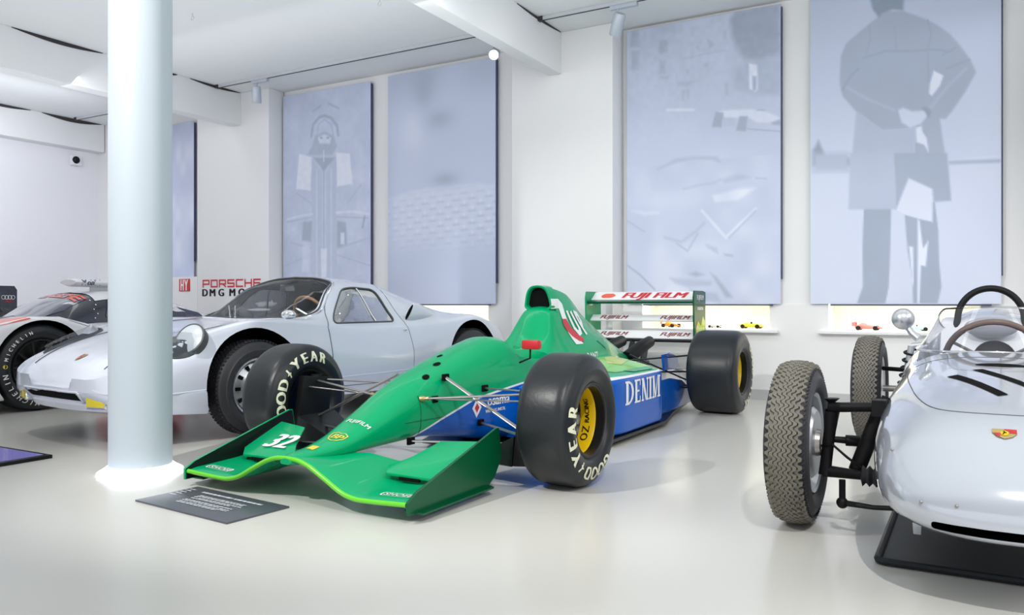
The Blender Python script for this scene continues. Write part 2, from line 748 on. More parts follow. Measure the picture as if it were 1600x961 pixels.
# ================================================================== the hall
WALL_Y, PIER_Y, CEIL = 7.45, 7.2, 3.6
MB().box((-3.0, 0.15, -0.1), (17.6, 16.3, 0.2)).build('floor', 'floor')['kind'] = 'structure'
ceiling = tag(MB().box((-3.0, 0.15, CEIL + 0.1), (17.6, 16.3, 0.2)).build('ceiling', 'ceiling'), kind='structure')
for x0, x1, y1 in ((-3.735, -3.585, PIER_Y), (-8.40, -8.20, PIER_Y), (-11.75, -11.48, WALL_Y), (0.92, 1.1, PIER_Y)):
    MB().box(((x0 + x1) / 2, (y1 - 7.0) / 2, 3.39), (x1 - x0, y1 + 7.0, 0.42)).build('ceiling_beam', 'beam', ceiling, bevel=0.006)


def slot(x, y0, y1, t):
    """lens-shaped shadow gap where the ceiling skin has lifted off the beam"""
    n = 14
    A, B = [], []
    for i in range(n + 1):
        y = y0 + (y1 - y0) * i / n
        A.append((x, y, 3.598))
    for i in range(n, -1, -1):
        y = y0 + (y1 - y0) * i / n
        A.append((x, y, 3.592 - t * math.sin(PI * i / n)))
    B = [(p[0] + 0.004, p[1], p[2]) for p in A]
    MB().slab(A, B).build('shadow_gap', 'gap_dark', ceiling, flat=True)


for x, y0, y1, t in ((-3.585, 6.3, 7.18, .02), (-8.2, 4.35, 5.3, .035), (-8.2, 6.08, 6.24, .02), (-8.2, 6.42, 7.18, .025), (-11.48, 5.6, 6.35, .03), (-11.48, 6.5, 7.4, .05)):
    slot(x, y0, y1, t)

wb = MB()
wb.box((-3.0, 7.625, 0.3175), (17.6, 0.35, 0.635))
wb.box((-3.0, 7.635, 2.235), (17.6, 0.33, 2.73))
recess = [(-7.55, -6.35), (-5.85, -4.60), (-2.82, -1.60), (-1.10, 0.05)]
edges = [-11.8] + [e for r in recess for e in r] + [5.8]
for i in range(0, len(edges), 2):
    wb.box(((edges[i] + edges[i + 1]) / 2, 7.625, 0.7525), (edges[i + 1] - edges[i], 0.35, 0.235))
wall_back = tag(wb.build('wall_back', 'wall', weld=False), kind='structure')
for x0, x1 in ((-9.05, -7.70), (-4.16, -3.03), (0.42, 1.6)):
    MB().box(((x0 + x1) / 2, (PIER_Y + WALL_Y) / 2, CEIL / 2), (x1 - x0, WALL_Y - PIER_Y, CEIL)).build('pier', 'wall', wall_back, bevel=0.008)
MB().box((-10.4, (PIER_Y + WALL_Y) / 2, 0.62), (2.7, WALL_Y - PIER_Y, 1.24)).build('low_wall', 'wall', wall_back)
for (x0, x1) in recess:
    c_, w_ = (x0 + x1) / 2, x1 - x0
    MB().box((c_, 7.795, 0.7525), (w_, 0.02, 0.24)).box((c_, 7.62, 0.637), (w_, 0.34, 0.006)).build('display_recess', 'niche', wall_back, weld=False)
    MB().box((c_, 7.52, 0.862), (w_ - 0.06, 0.05, 0.012)).build('strip_light', 'niche_glow', wall_back)
    MB().box((c_, 7.415, 0.6225), (w_ + 0.16, 0.07, 0.025)).build('sill', 'beam', wall_back, bevel=0.004)
MB().box((-3.0, 7.44, 0.045), (17.4, 0.025, 0.09)).build('baseboard_back', 'baseboard')['kind'] = 'structure'
tag(MB().box((-11.85, 0.15, 1.8), (0.3, 16.3, 3.6)).build('wall_left', 'left_wall'), kind='structure')

# flat tone areas (P) and lines (L) of the printed photographs, in banner coordinates
PRINTS = {
 'd': [
  ('P',0.3,0.012,[(0.013,0.548),(0.015,0.497),(0.03,0.487),(0.047,0.468),(0.06,0.488),(0.075,0.506),(0.085,0.529),(0.135,0.529),(0.222,0.533),(0.232,0.558)]),
  ('P',0.62,0.02,[(0.019,0.507),(0.217,0.517),(0.22,0.575),(0.019,0.568)]),
  ('P',0.42,0.004,[(0.303,0.697),(0.449,0.701),(0.444,0.843),(0.436,0.946),(0.418,0.998),(0.265,0.998),(0.297,0.945),(0.295,0.816)]),
  ('P',0.42,0.004,[(0.521,0.722),(0.675,0.688),(0.693,0.777),(0.697,0.871),(0.709,0.948),(0.69,0.998),(0.566,0.998),(0.561,0.923),(0.536,0.833)]),
  ('P',0.97,0.004,[(0.588,0.741),(0.598,0.742),(0.616,0.828),(0.644,0.805),(0.631,0.885),(0.606,0.882),(0.598,0.998),(0.586,0.998)]),
  ('P',0.97,0.004,[(0.543,0.821),(0.566,0.824),(0.568,0.947),(0.561,0.929)]),
  ('P',0.92,0.004,[(0.475,0.705),(0.536,0.611),(0.616,0.626),(0.667,0.649),(0.665,0.75),(0.596,0.739),(0.516,0.723)]),
  ('P',0.5,0.006,[(0.38,0.096),(0.403,0.081),(0.513,0.092),(0.621,0.124),(0.692,0.152),(0.753,0.184),(0.804,0.225),(0.851,0.268),(0.881,0.309),(0.83,0.362),(0.766,0.415),(0.731,0.439),(0.701,0.437),(0.736,0.582),(0.568,0.574),(0.577,0.457),(0.403,0.455),(0.328,0.42),(0.261,0.388),(0.184,0.333),(0.166,0.287),(0.174,0.204),(0.203,0.165),(0.28,0.133)]),
  ('P',0.62,0.006,[(0.261,0.383),(0.403,0.455),(0.577,0.457),(0.568,0.574),(0.232,0.558),(0.242,0.498)]),
  ('P',0.64,0.006,[(0.228,0.518),(0.465,0.53),(0.475,0.705),(0.217,0.697)]),
  ('P',0.47,0.006,[(0.465,0.53),(0.738,0.543),(0.758,0.688),(0.67,0.689),(0.665,0.649),(0.541,0.61),(0.475,0.705)]),
  ('P',0.97,0.004,[(0.67,0.288),(0.72,0.307),(0.702,0.337),(0.661,0.366),(0.646,0.357),(0.65,0.328)]),
  ('P',0.95,0.004,[(0.578,0.457),(0.609,0.453),(0.614,0.472),(0.635,0.492),(0.646,0.538),(0.621,0.512),(0.581,0.502)]),
  ('P',0.86,0.006,[(0.486,0.397),(0.513,0.391),(0.559,0.405),(0.635,0.407),(0.644,0.421),(0.604,0.447),(0.55,0.456),(0.504,0.436)]),
  ('P',0.3,0.006,[(0.608,0.397),(0.635,0.397),(0.659,0.414),(0.644,0.434),(0.63,0.415)]),
  ('P',0.22,0.008,[(0.33,0.019),(0.518,0.039),(0.513,0.089),(0.458,0.081),(0.403,0.087),(0.384,0.099),(0.351,0.071)]),
  ('L',0.4,0.008,[(0.299,0.22),(0.421,0.208),(0.55,0.219),(0.657,0.223),(0.761,0.237)]),
  ('L',0.43,0.006,[(0.332,0.118),(0.337,0.163),(0.309,0.221)]),
  ('L',0.43,0.006,[(0.639,0.131),(0.657,0.175),(0.639,0.227),(0.644,0.322)]),
  ('L',0.45,0.006,[(0.468,0.136),(0.477,0.207)]),
  ('L',0.58,0.01,[(0.193,0.3),(0.328,0.354),(0.468,0.396)]),
  ('L',0.4,0.01,[(0.184,0.311),(0.232,0.27),(0.271,0.251)]),
  ('L',0.58,0.01,[(0.83,0.295),(0.744,0.34),(0.657,0.398)]),
  ('L',0.42,0.008,[(0.779,0.228),(0.718,0.244)]),
  ('L',0.42,0.008,[(0.847,0.27),(0.736,0.287)]),
  ('L',0.55,0.012,[(0.753,0.573),(0.988,0.579)]),
 ],
 'c': [
  ('P',0.45,0.02,[(0.692,0.024),(0.723,-0.0),(0.861,-0.003),(0.995,-0.005),(1.0,0.161),(0.919,0.186),(0.861,0.187),(0.782,0.164),(0.733,0.121),(0.703,0.075)]),
  ('P',0.62,0.02,[(0.713,0.186),(0.792,0.176),(1.0,0.161),(1.0,0.305),(0.861,0.295),(0.723,0.263)]),
  ('P',0.95,0.006,[(0.807,0.182),(0.861,0.192),(0.866,0.274),(0.851,0.284),(0.812,0.27)]),
  ('P',0.55,0.006,[(0.831,0.228),(0.856,0.23),(0.851,0.278),(0.833,0.277)]),
  ('P',0.58,0.01,[(0.027,-0.005),(0.084,-0.002),(0.09,0.065),(0.021,0.059)]),
  ('P',0.58,0.01,[(0.027,0.072),(0.09,0.077),(0.084,0.147),(0.033,0.142)]),
  ('P',0.58,0.01,[(0.224,0.054),(0.284,0.054),(0.289,0.1),(0.224,0.1)]),
  ('P',0.58,0.01,[(0.229,0.124),(0.268,0.127),(0.268,0.176),(0.229,0.173)]),
  ('P',0.7,0.015,[(0.174,0.003),(0.381,0.006),(0.392,0.035),(0.185,0.033)]),
  ('P',0.62,0.008,[(0.24,0.182),(0.295,0.186),(0.289,0.197),(0.229,0.193)]),
  ('P',0.62,0.008,[(0.344,0.21),(0.466,0.216),(0.424,0.233),(0.349,0.225)]),
  ('P',0.62,0.008,[(0.408,0.17),(0.429,0.171),(0.429,0.194),(0.408,0.189)]),
  ('P',0.62,0.008,[(0.476,0.093),(0.497,0.095),(0.497,0.112),(0.476,0.107)]),
  ('P',0.62,0.008,[(0.657,0.239),(0.682,0.241),(0.684,0.283),(0.662,0.281)]),
  ('P',0.62,0.008,[(0.652,0.059),(0.672,0.058),(0.67,0.088),(0.654,0.087)]),
  ('P',0.62,0.008,[(0.529,0.16),(0.56,0.159),(0.55,0.175),(0.534,0.174)]),
  ('P',0.62,0.008,[(0.55,0.077),(0.601,0.099),(0.56,0.112)]),
  ('P',0.62,0.008,[(0.381,0.244),(0.397,0.245),(0.397,0.279),(0.381,0.278)]),
  ('P',0.62,0.008,[(0.413,0.241),(0.429,0.242),(0.429,0.276),(0.413,0.275)]),
  ('L',0.66,0.006,[(0.381,0.133),(0.539,0.127),(0.662,0.126)]),
  ('L',0.72,0.01,[(0.392,0.137),(0.392,0.194)]),
  ('L',0.92,0.012,[(0.284,0.306),(0.455,0.317)]),
  ('P',0.92,0.008,[(0.601,0.332),(0.703,0.333),(0.822,0.339),(0.89,0.346),(1.0,0.38),(1.0,0.396),(0.861,0.387),(0.812,0.368),(0.662,0.358)]),
  ('P',0.5,0.006,[(0.601,0.332),(0.652,0.341),(0.637,0.39),(0.575,0.385)]),
  ('P',0.5,0.006,[(0.753,0.359),(0.802,0.362),(0.792,0.413),(0.728,0.406)]),
  ('P',0.7,0.006,[(0.652,0.358),(0.723,0.365),(0.723,0.39),(0.652,0.385)]),
  ('P',0.52,0.006,[(0.943,0.392),(1.0,0.385),(1.0,0.404),(0.957,0.401)]),
  ('L',0.55,0.006,[(0.802,0.405),(1.0,0.425)]),
  ('L',0.58,0.006,[(0.861,0.344),(0.904,0.348)]),
  ('P',0.6,0.012,[(0.215,0.515),(0.335,0.484),(0.473,0.482),(0.607,0.49),(0.633,0.51),(0.58,0.498),(0.473,0.492),(0.349,0.496)]),
  ('L',0.7,0.01,[(0.391,0.593),(0.5,0.583),(0.594,0.579),(0.633,0.57)]),
  ('P',0.66,0.012,[(0.64,0.571),(0.737,0.554),(0.82,0.57),(0.737,0.578),(0.659,0.584)]),
  ('L',0.62,0.006,[(0.852,0.574),(0.915,0.579)]),
  ('L',0.94,0.012,[(0.513,0.674),(0.666,0.771),(0.852,0.678)]),
  ('L',0.66,0.006,[(0.686,0.772),(0.852,0.685)]),
  ('P',0.94,0.012,[(0.58,0.622),(0.737,0.607),(0.852,0.608),(0.737,0.646),(0.594,0.648)]),
  ('P',0.94,0.015,[(0.034,0.659),(0.223,0.672),(0.122,0.678)]),
  ('L',0.68,0.008,[(0.005,0.696),(0.122,0.737)]),
  ('L',0.64,0.008,[(0.349,0.786),(0.418,0.813),(0.486,0.753)]),
  ('L',0.68,0.012,[(0.265,0.762),(0.377,0.78),(0.473,0.745),(0.527,0.718)]),
  ('P',0.62,0.012,[(0.54,0.794),(0.607,0.806),(0.613,0.824),(0.554,0.805)]),
  ('P',0.55,0.006,[(0.653,0.827),(0.711,0.831),(0.711,0.838),(0.659,0.833)]),
  ('P',0.58,0.01,[(0.425,0.894),(0.473,0.885),(0.527,0.898),(0.473,0.905)]),
  ('P',0.66,0.012,[(0.3,0.907),(0.58,0.921),(0.567,0.935),(0.432,0.941),(0.335,0.926)]),
  ('P',0.58,0.01,[(0.567,0.892),(0.607,0.906),(0.711,0.978),(0.666,0.978)]),
  ('L',0.6,0.008,[(0.005,0.859),(0.093,0.894),(0.194,0.947)]),
  ('P',0.64,0.012,[(0.432,0.949),(0.607,0.964),(0.633,0.992),(0.473,0.989)]),
  ('P',0.9,0.02,[(0.307,0.926),(0.432,0.956),(0.377,0.989),(0.194,0.988)]),
 ],
 'a': [
  ('P',0.72,0.03,[(0.879,0.128),(0.993,0.123),(0.993,0.301),(0.893,0.284)]),
  ('L',0.55,0.012,[(0.36,0.094),(0.447,0.073)]),
  ('L',0.55,0.012,[(0.539,0.069),(0.653,0.099)]),
  ('L',0.5,0.016,[(0.339,0.211),(0.36,0.156),(0.432,0.126),(0.493,0.122),(0.569,0.138),(0.635,0.179),(0.647,0.222)]),
  ('L',0.62,0.01,[(0.41,0.206),(0.422,0.16),(0.493,0.139),(0.569,0.169),(0.593,0.216)]),
  ('P',0.58,0.01,[(0.385,0.207),(0.493,0.195),(0.599,0.222),(0.635,0.27),(0.584,0.31),(0.292,0.295),(0.339,0.266)]),
  ('P',0.88,0.008,[(0.416,0.219),(0.493,0.208),(0.569,0.23),(0.554,0.256),(0.432,0.249)]),
  ('L',0.45,0.01,[(0.447,0.223),(0.462,0.224)]),
  ('L',0.45,0.01,[(0.523,0.227),(0.539,0.228)]),
  ('P',0.5,0.01,[(0.36,0.311),(0.614,0.324),(0.523,0.362),(0.484,0.385),(0.447,0.358)]),
  ('L',0.92,0.006,[(0.484,0.284),(0.484,0.335)]),
  ('P',0.97,0.006,[(0.197,0.284),(0.348,0.31),(0.329,0.465),(0.158,0.452)]),
  ('P',0.97,0.006,[(0.623,0.3),(0.777,0.314),(0.806,0.453),(0.635,0.458)]),
  ('P',0.7,0.008,[(0.348,0.317),(0.462,0.384),(0.462,0.882),(0.339,0.881)]),
  ('P',0.7,0.008,[(0.623,0.33),(0.514,0.386),(0.514,0.882),(0.635,0.883)]),
  ('L',0.82,0.012,[(0.404,0.369),(0.404,0.875)]),
  ('L',0.82,0.012,[(0.569,0.376),(0.569,0.877)]),
  ('L',0.55,0.006,[(0.484,0.385),(0.484,0.876)]),
  ('L',0.9,0.012,[(0.052,0.593),(0.228,0.58),(0.354,0.577)]),
  ('L',0.9,0.012,[(0.629,0.579),(0.806,0.579),(0.993,0.597)]),
  ('L',0.6,0.006,[(0.052,0.606),(0.339,0.592)]),
  ('L',0.6,0.006,[(0.635,0.598),(0.979,0.614)]),
  ('P',0.52,0.012,[(0.244,0.611),(0.348,0.608),(0.339,0.707),(0.228,0.698)]),
  ('P',0.52,0.012,[(0.635,0.616),(0.733,0.625),(0.748,0.734),(0.635,0.744)]),
  ('P',0.9,0.006,[(0.674,0.672),(0.718,0.673),(0.718,0.727),(0.674,0.726)]),
  ('L',0.66,0.012,[(0.165,0.471),(0.339,0.527)]),
  ('L',0.68,0.012,[(0.748,0.541),(0.893,0.463)]),
  ('L',0.62,0.006,[(0.003,0.821),(0.323,0.769)]),
  ('L',0.62,0.006,[(0.635,0.774),(0.993,0.827)]),
  ('L',0.66,0.01,[(0.1,0.708),(0.339,0.738)]),
  ('L',0.66,0.01,[(0.635,0.744),(0.993,0.703)]),
  ('P',0.92,0.006,[(0.447,0.74),(0.523,0.742),(0.514,0.876),(0.456,0.876)]),
  ('P',0.85,0.01,[(0.235,0.724),(0.323,0.725),(0.317,0.85),(0.228,0.849)]),
  ('L',0.5,0.012,[(0.936,0.607),(0.916,0.654)]),
 ],
}
# ------------------------------------------------------------------ printed roller-blind posters
NX, NY = 132, 244


def inside(poly, X, Y):
    c_ = np.zeros(X.shape, bool)
    n = len(poly)
    for i in range(n):
        x0, y0 = poly[i]
        x1, y1 = poly[(i + 1) % n]
        if y0 == y1:
            continue
        k = ((y0 > Y) != (y1 > Y)) & (X < (x1 - x0) * (Y - y0) / (y1 - y0) + x0)
        c_ ^= k
    return c_


def seg_dist(pts, X, Y, closed):
    d = np.full(X.shape, 9.0)
    n = len(pts)
    for i in range(n if closed else n - 1):
        x0, y0 = pts[i]
        x1, y1 = pts[(i + 1) % n]
        dx, dy = x1 - x0, y1 - y0
        q = dx * dx + dy * dy + 1e-12
        t = np.clip(((X - x0) * dx + (Y - y0) * dy) / q, 0, 1)
        d = np.minimum(d, np.hypot(X - x0 - t * dx, Y - y0 - t * dy))
    return d


def smooth_noise(X, Y, sx, sy, seed):
    r = np.random.RandomState(seed)
    g = r.rand(sy + 2, sx + 2)
    fx, fy = X * sx, Y * sy
    ix, iy = np.clip(fx.astype(int), 0, sx), np.clip(fy.astype(int), 0, sy)
    tx, ty = fx - ix, fy - iy
    tx, ty = tx * tx * (3 - 2 * tx), ty * ty * (3 - 2 * ty)
    return (g[iy, ix] * (1 - tx) + g[iy, ix + 1] * tx) * (1 - ty) + (g[iy + 1, ix] * (1 - tx) + g[iy + 1, ix + 1] * tx) * ty


def paint(T, X, Y, items, asp=1.86):
    for kind, val, w, pts in items:
        P2 = [(x, y * asp) for x, y in pts]
        d = seg_dist(P2, X, Y * asp, kind == 'P')
        if kind == 'P':
            sd = np.where(inside(P2, X, Y * asp), -d, d)
            a = np.clip(0.5 - sd / (2 * max(w, .004)), 0, 1)
        else:
            a = np.clip(1.3 - d / max(w, .005), 0, 1)
        T[:] = T * (1 - a) + val * a


def tone_man(X, Y):
    T = 0.80 - 0.16 * np.clip(1 - Y / 0.35, 0, 1) * (0.6 + 0.4 * np.abs(X - .45)) + 0.05 * smooth_noise(X, Y, 3, 4, 1)
    T[:] = np.where(Y > .56, T + .03, T)
    paint(T, X, Y, PRINTS['d'])
    T += 0.05 * (smooth_noise(X, Y, 9, 14, 3) - .5) * (T < .7)
    return T


def tone_street(X, Y):
    T = 0.74 + 0.10 * Y + 0.07 * (smooth_noise(X, Y, 5, 8, 4) - .5)
    paint(T, X, Y, PRINTS['c'])
    T += 0.10 * (smooth_noise(X, Y, 40, 60, 5) - .5) * np.clip(1.5 - 3.2 * Y, 0, 1)
    T += 0.12 * (smooth_noise(X, Y, 9, 16, 6) - .5) * (Y > .5)
    return T


def tone_driver(X, Y):
    T = 0.72 + 0.06 * np.sin(Y * 3) + 0.14 * (smooth_noise(X, Y, 8, 14, 7) - .5)
    paint(T, X, Y, PRINTS['a'])
    T += 0.06 * (smooth_noise(X, Y, 30, 50, 8) - .5)
    return T


def tone_weave(X, Y):
    T = 0.80 + 0 * X
    for cx, cy, sx, sy, a in ((.36, .03, .16, .10, -.20), (.05, .02, .2, .14, -.14), (.9, .05, .25, .10, -.10), (.5, .22, .14, .045, -.22), (.25, .25, .12, .1, .10), (.35, .12, .1, .06, -.12), (.55, .475, .13, .03, -.24), (0, .6, .06, .4, -.10), (.05, .95, .3, .12, -.08)):
        T += a * np.exp(-((X - cx) / sx) ** 2 - ((Y - cy) / sy) ** 2)
    edge = 0.495 + 0.03 * ((X - .62) / .6) ** 2
    m = np.clip((Y - edge) / .012, 0, 1) * np.clip((.80 - Y) / .12, 0, 1)
    row = np.floor((Y + 0.02 * X) / .0255)
    cxx = X / .145 + 0.5 * (row % 2)
    fx, fy = cxx - np.floor(cxx), ((Y + 0.02 * X) / .0255) % 1
    weave = -0.20 * np.exp(-(((fx - .5) / .22) ** 2)) * np.exp(-(((fy - .75) / .22) ** 2)) + 0.08 * np.exp(-((fx - .5) / .09) ** 2)
    T += m * (0.07 + weave * (.6 + .6 * X) * np.clip((Y - .5) / .08, .25, 1))
    return T


def tone_blur(X, Y):
    T = 0.78 + 0.25 * (smooth_noise(X, Y, 5, 5, 9) - .5) + 0.12 * (smooth_noise(X, Y, 12, 10, 10) - .5)
    return T


def poster(x0, x1, z0, z1, fn, name, label, gap_shade=True):
    xs, ys = np.linspace(0, 1, NX), np.linspace(0, 1, NY)
    X, Y = np.meshgrid(xs, ys)
    T = np.clip(fn(X, Y), 0, 1)
    y = WALL_Y - 0.03
    V = np.stack([x0 + X * (x1 - x0), np.full(X.shape, y), z1 - Y * (z1 - z0)], -1).reshape(-1, 3)
    idx = np.arange(NX * NY).reshape(NY, NX)
    F = np.stack([idx[:-1, :-1], idx[1:, :-1], idx[1:, 1:], idx[:-1, 1:]], -1).reshape(-1, 4)
    V = V.tolist()
    F = F.tolist()
    k = len(V)
    for xx, yy, zz in ((x0, y, z0), (x1, y, z0), (x1, y, z1), (x0, y, z1), (x0, y + .012, z0), (x1, y + .012, z0), (x1, y + .012, z1), (x0, y + .012, z1)):
        V.append((xx, yy, zz))
    for f in ((4, 5, 6, 7), (0, 1, 5, 4), (1, 2, 6, 5), (2, 3, 7, 6), (3, 0, 4, 7)):
        F.append([k + i for i in f])
    me = bpy.data.meshes.new(name)
    me.from_pydata(V, [], F)
    me.materials.append(MATS['poster_print'])
    at = me.attributes.new('tone', 'FLOAT', 'POINT')
    at.data.foreach_set('value', np.concatenate([T.reshape(-1), np.full(8, .8)]).astype(np.float32))
    o = bpy.data.objects.new(name, me)
    COL.objects.link(o)
    tag(o, label, 'poster', 'printed wall banners')
    MB().box(((x0 + x1) / 2 + .05, y + .004, z0 - .008), ((x1 - x0) * .84, .02, .014)).build('bottom_bar', 'navy_edge', o)
    if gap_shade:
        MB().box((x1 + .008, y + .018, (z0 + z1) / 2 + .1), (.009, .03, (z1 - z0) - .25)).build('edge_shadow', 'navy_edge', o)  # dark strip standing for the shade in the gap beside the banner
    return o


poster(-10.75, -9.40, 1.24, 3.42, tone_blur, 'banner', 'pale blurred banner half hidden by the white column, above the red HY sign')
poster(-7.68, -6.235, 0.87, 3.53, tone_driver, 'banner', 'grey banner printed with a head-on vintage race car and its driver')
poster(-5.97, -4.49, 0.87, 3.55, tone_weave, 'banner', 'pale blurred banner with a wicker weave pattern in its lower half')
poster(-2.97, -1.50, 0.87, 3.565, tone_street, 'banner', 'grey banner of a street scene with tree, old buildings and a small race car')
poster(-1.245, 0.19, 0.87, 3.565, tone_man, 'banner', 'tall banner of a man in a raincoat seen from behind, hands clasped')

# ------------------------------------------------------------------ column
col = empty('column', (-3.73, 2.62, 0), label='thick round white column with a glowing ring at its foot', cat='column')
MB().lathe([(0.03, .152), (3.6, .152)], 64, 'Z').build('shaft', 'column', col)
MB().lathe([(0.0, .0), (0.0, .205), (.012, .205), (.03, .175), (.045, .155), (.045, .0)], 64, 'Z').build('light_ring', 'glow', col)

# ------------------------------------------------------------------ lighting tracks and spotlights
for x0, x1, y, lab in ((-8.18, -3.75, 6.8, 'long white lighting track on the ceiling above the driver and wicker banners'), (-3.58, 0.9, 6.72, 'white lighting track above the street scene banner, running out of frame'), (-11.4, -8.42, 6.95, 'white lighting track in the far left bay, cut off by the column')):
    t = tag(MB().box(((x0 + x1) / 2, y, CEIL - .018), (x1 - x0, .036, .034)).build('light_track', 'track'), lab, 'light track', 'ceiling lighting tracks')
    MB().box(((x0 + x1) / 2, y, CEIL - .0365), (x1 - x0 - .02, .012, .005)).build('groove', 'gap_dark', t)
    MB().box((x0 + .02, y, CEIL - .02), (.05, .05, .042)).build('end_cap', 'gap_dark', t)


def track_spot(loc, aim, drop, label, lit=False):
    o = empty('track_spotlight', loc, label=label, cat='spotlight')
    a = (Vector(aim) - Vector(loc)).normalized()
    MB().box((0, 0, -.055), (.26, .045, .035)).build('adapter', 'lamp_body', o, bevel=.004)
    head = Vector((-.06, 0, -drop))
    MB().tube([(-.06, 0, -.07), (-.06, 0, -drop + .06)], .012, 8).build('stem', 'lamp_body', o)
    q = a.to_track_quat('Z', 'Y').to_matrix()
    prof = [(-.1, 0), (-.1, .048), (-.085, .055), (.09, .055), (.1, .05), (.1, .046), (.075, .044), (.075, 0)]
    b = MB().lathe(prof, 28, 'Z')
    b.v = [((q @ Vector(p)) + head)[:] for p in b.v]
    b.build('head', 'lamp_body', o)
    b = MB().lathe([(.078, 0), (.078, .0435), (.082, .0435), (.082, 0)], 24, 'Z')
    b.v = [((q @ Vector(p)) + head)[:] for p in b.v]
    b.build('lens', 'lamp_face', o)
    return o


track_spot((-7.42, 6.8, CEIL), (-7.9, 7.4, 1.0), .21, 'cylindrical grey spotlight hanging from the left ceiling track')
track_spot((-2.72, 6.72, CEIL), (-3.4, 7.3, 2.2), .21, 'cylindrical grey spotlight hanging from the right ceiling track')
track_spot((-4.02, 6.72, CEIL), (-1.6, 2.0, 1.3), .27, 'lit spotlight with a bright round face beside the ceiling beam')

# ceiling hooks, security camera
for loc, lab in (((-6.35, 5.0, CEIL), 'tiny ring hook in the ceiling near the left spotlight'), ((-4.6, 5.6, CEIL), 'tiny hook in the ceiling above the long lighting track')):
    h = empty('ceiling_hook', loc, label=lab, cat='hook')
    MB().tube([(0, 0, 0), (0, 0, -.03)], .004, 6).build('shank', 'track', h)
    MB().tube([(.018 * math.cos(a), 0, -.047 + .018 * math.sin(a)) for a in np.linspace(0, 2 * PI, 16)[:-1]], .003, 6, closed=True).build('ring', 'track', h)
sc = empty('security_camera', (-11.7, 7.1, 3.02), label='small white security camera with a black dome on the left wall', cat='camera')
MB().box((.05, 0, 0), (.1, .15, .15)).build('housing', 'white_body', sc, bevel=.02)
MB().ball((.10, -.02, 0), .055, sc=(.8, 1, 1)).build('dome', 'matt_black', sc)


# ------------------------------------------------------------------ wall lettering
def block_letters(s, w, h, t, gap):
    """squared outline alphabet drawn with strokes"""
    G = {'P': [[(0, 0), (0, 1), (1, 1), (1, .42), (0, .42)]], 'O': [[(0, 0), (0, 1), (1, 1), (1, 0), (0, 0)]], 'R': [[(0, 0), (0, 1), (1, 1), (1, .42), (0, .42)], [(.55, .42), (1, 0)]],
         'S': [[(0, 0), (1, 0), (1, .5), (0, .5), (0, 1), (1, 1)]], 'C': [[(1, 0), (0, 0), (0, 1), (1, 1)]], 'H': [[(0, 0), (0, 1)], [(1, 0), (1, 1)], [(0, .5), (1, .5)]],
         'E': [[(1, 0), (0, 0), (0, 1), (1, 1)], [(0, .5), (.9, .5)]], 'Y': [[(0, 1), (.5, .48), (1, 1)], [(.5, .48), (.5, 0)]], 'A': [[(0, 0), (0, 1), (1, 1), (1, 0)], [(0, .45), (1, .45)]], 'U': [[(0, 1), (0, 0), (1, 0), (1, 1)]],
         'D': [[(0, 0), (0, 1), (.8, 1), (1, .8), (1, .2), (.8, 0), (0, 0)]], 'I': [[(.5, 0), (.5, 1)]]}
    n = len(s)
    lw = (w - gap * (n - 1)) / n
    items = []
    for i, ch in enumerate(s):
        ox = i * (lw + gap)
        for st in G[ch]:
            for a, b in zip(st[:-1], st[1:]):
                p = np.array([ox + a[0] * lw, a[1] * h])
                q = np.array([ox + b[0] * lw, b[1] * h])
                d = (q - p) / np.linalg.norm(q - p)
                nn = np.array([-d[1], d[0]]) * t / 2
                p, q = p - d * t / 2, q + d * t / 2
                items.append(([tuple(p - nn), tuple(q - nn), tuple(q + nn), tuple(p + nn)], [(0, 1, 2, 3)]))
    return merge2d(*items)


def letter_row(name, glyphs, mat, loc, label):
    o = empty(name, loc, label=label, cat='sign', group='wall lettering')
    for vf, dx in glyphs:
        decal('letter', shift2d(vf, dx, 0), mat, o, plane_fn((0, 0, 0), (1, 0, 0), (0, 0, 1)))
    return o


lw_ = (1.08 - .045 * 6) / 7
letter_row('wall_sign', [(block_letters(c_, lw_, .085, .02, 0), i * (lw_ + .045)) for i, c_ in enumerate('PORSCHE')], 'red_print', (-8.93, PIER_Y - .004, 1.098), 'red outlined PORSCHE lettering on the white wall behind the silver coupe')
dmg = [('D', 0), ('M', .130), ('G', .285), ('M', .470), ('O', .625), ('R', .765), ('I', .885)]
letter_row('wall_sign', [(text2d(c_, .138, .006, sx=1.12, align='LEFT'), dx * 1.12) for c_, dx in dmg], 'matt_black', (-8.95, PIER_Y - .004, 1.015), 'bold black DMG MORI lettering under the red wall lettering')
hy = tag(MB().box((-9.30, PIER_Y - .006, 1.127), (.21, .012, .165)).build('wall_sign', 'red_print'), 'square red HY sign with white letters, left of the wall lettering', 'sign', 'wall lettering')
decal('lettering', shift2d(block_letters('HY', .13, .125, .022, .035), .011, -.002), 'white_print', hy, plane_fn((-9.375, PIER_Y - .0135, 1.067), (1, 0, 0), (0, 0, 1)))

# ------------------------------------------------------------------ floor plates
pl = empty('info_plate', (-2.862, 2.348, 0), math.radians(-4.6), label='dark grey floor plate of white text in front of the green race car', cat='plaque')
MB().box((0, 0, .004), (.65, .31, .008)).build('board', 'plate', pl, bevel=.001)
items = []
rr = random.Random(3)


def text_bar(x0, x1, y, h):
    """a run of illegible small print: word-length dashes"""
    x = x0
    while x < x1:
        w_ = min(rr.uniform(.012, .035), x1 - x)
        items.append(([(x, y), (x + w_, y), (x + w_, y + h), (x, y + h)], [(0, 1, 2, 3)]))
        x += w_ + .005


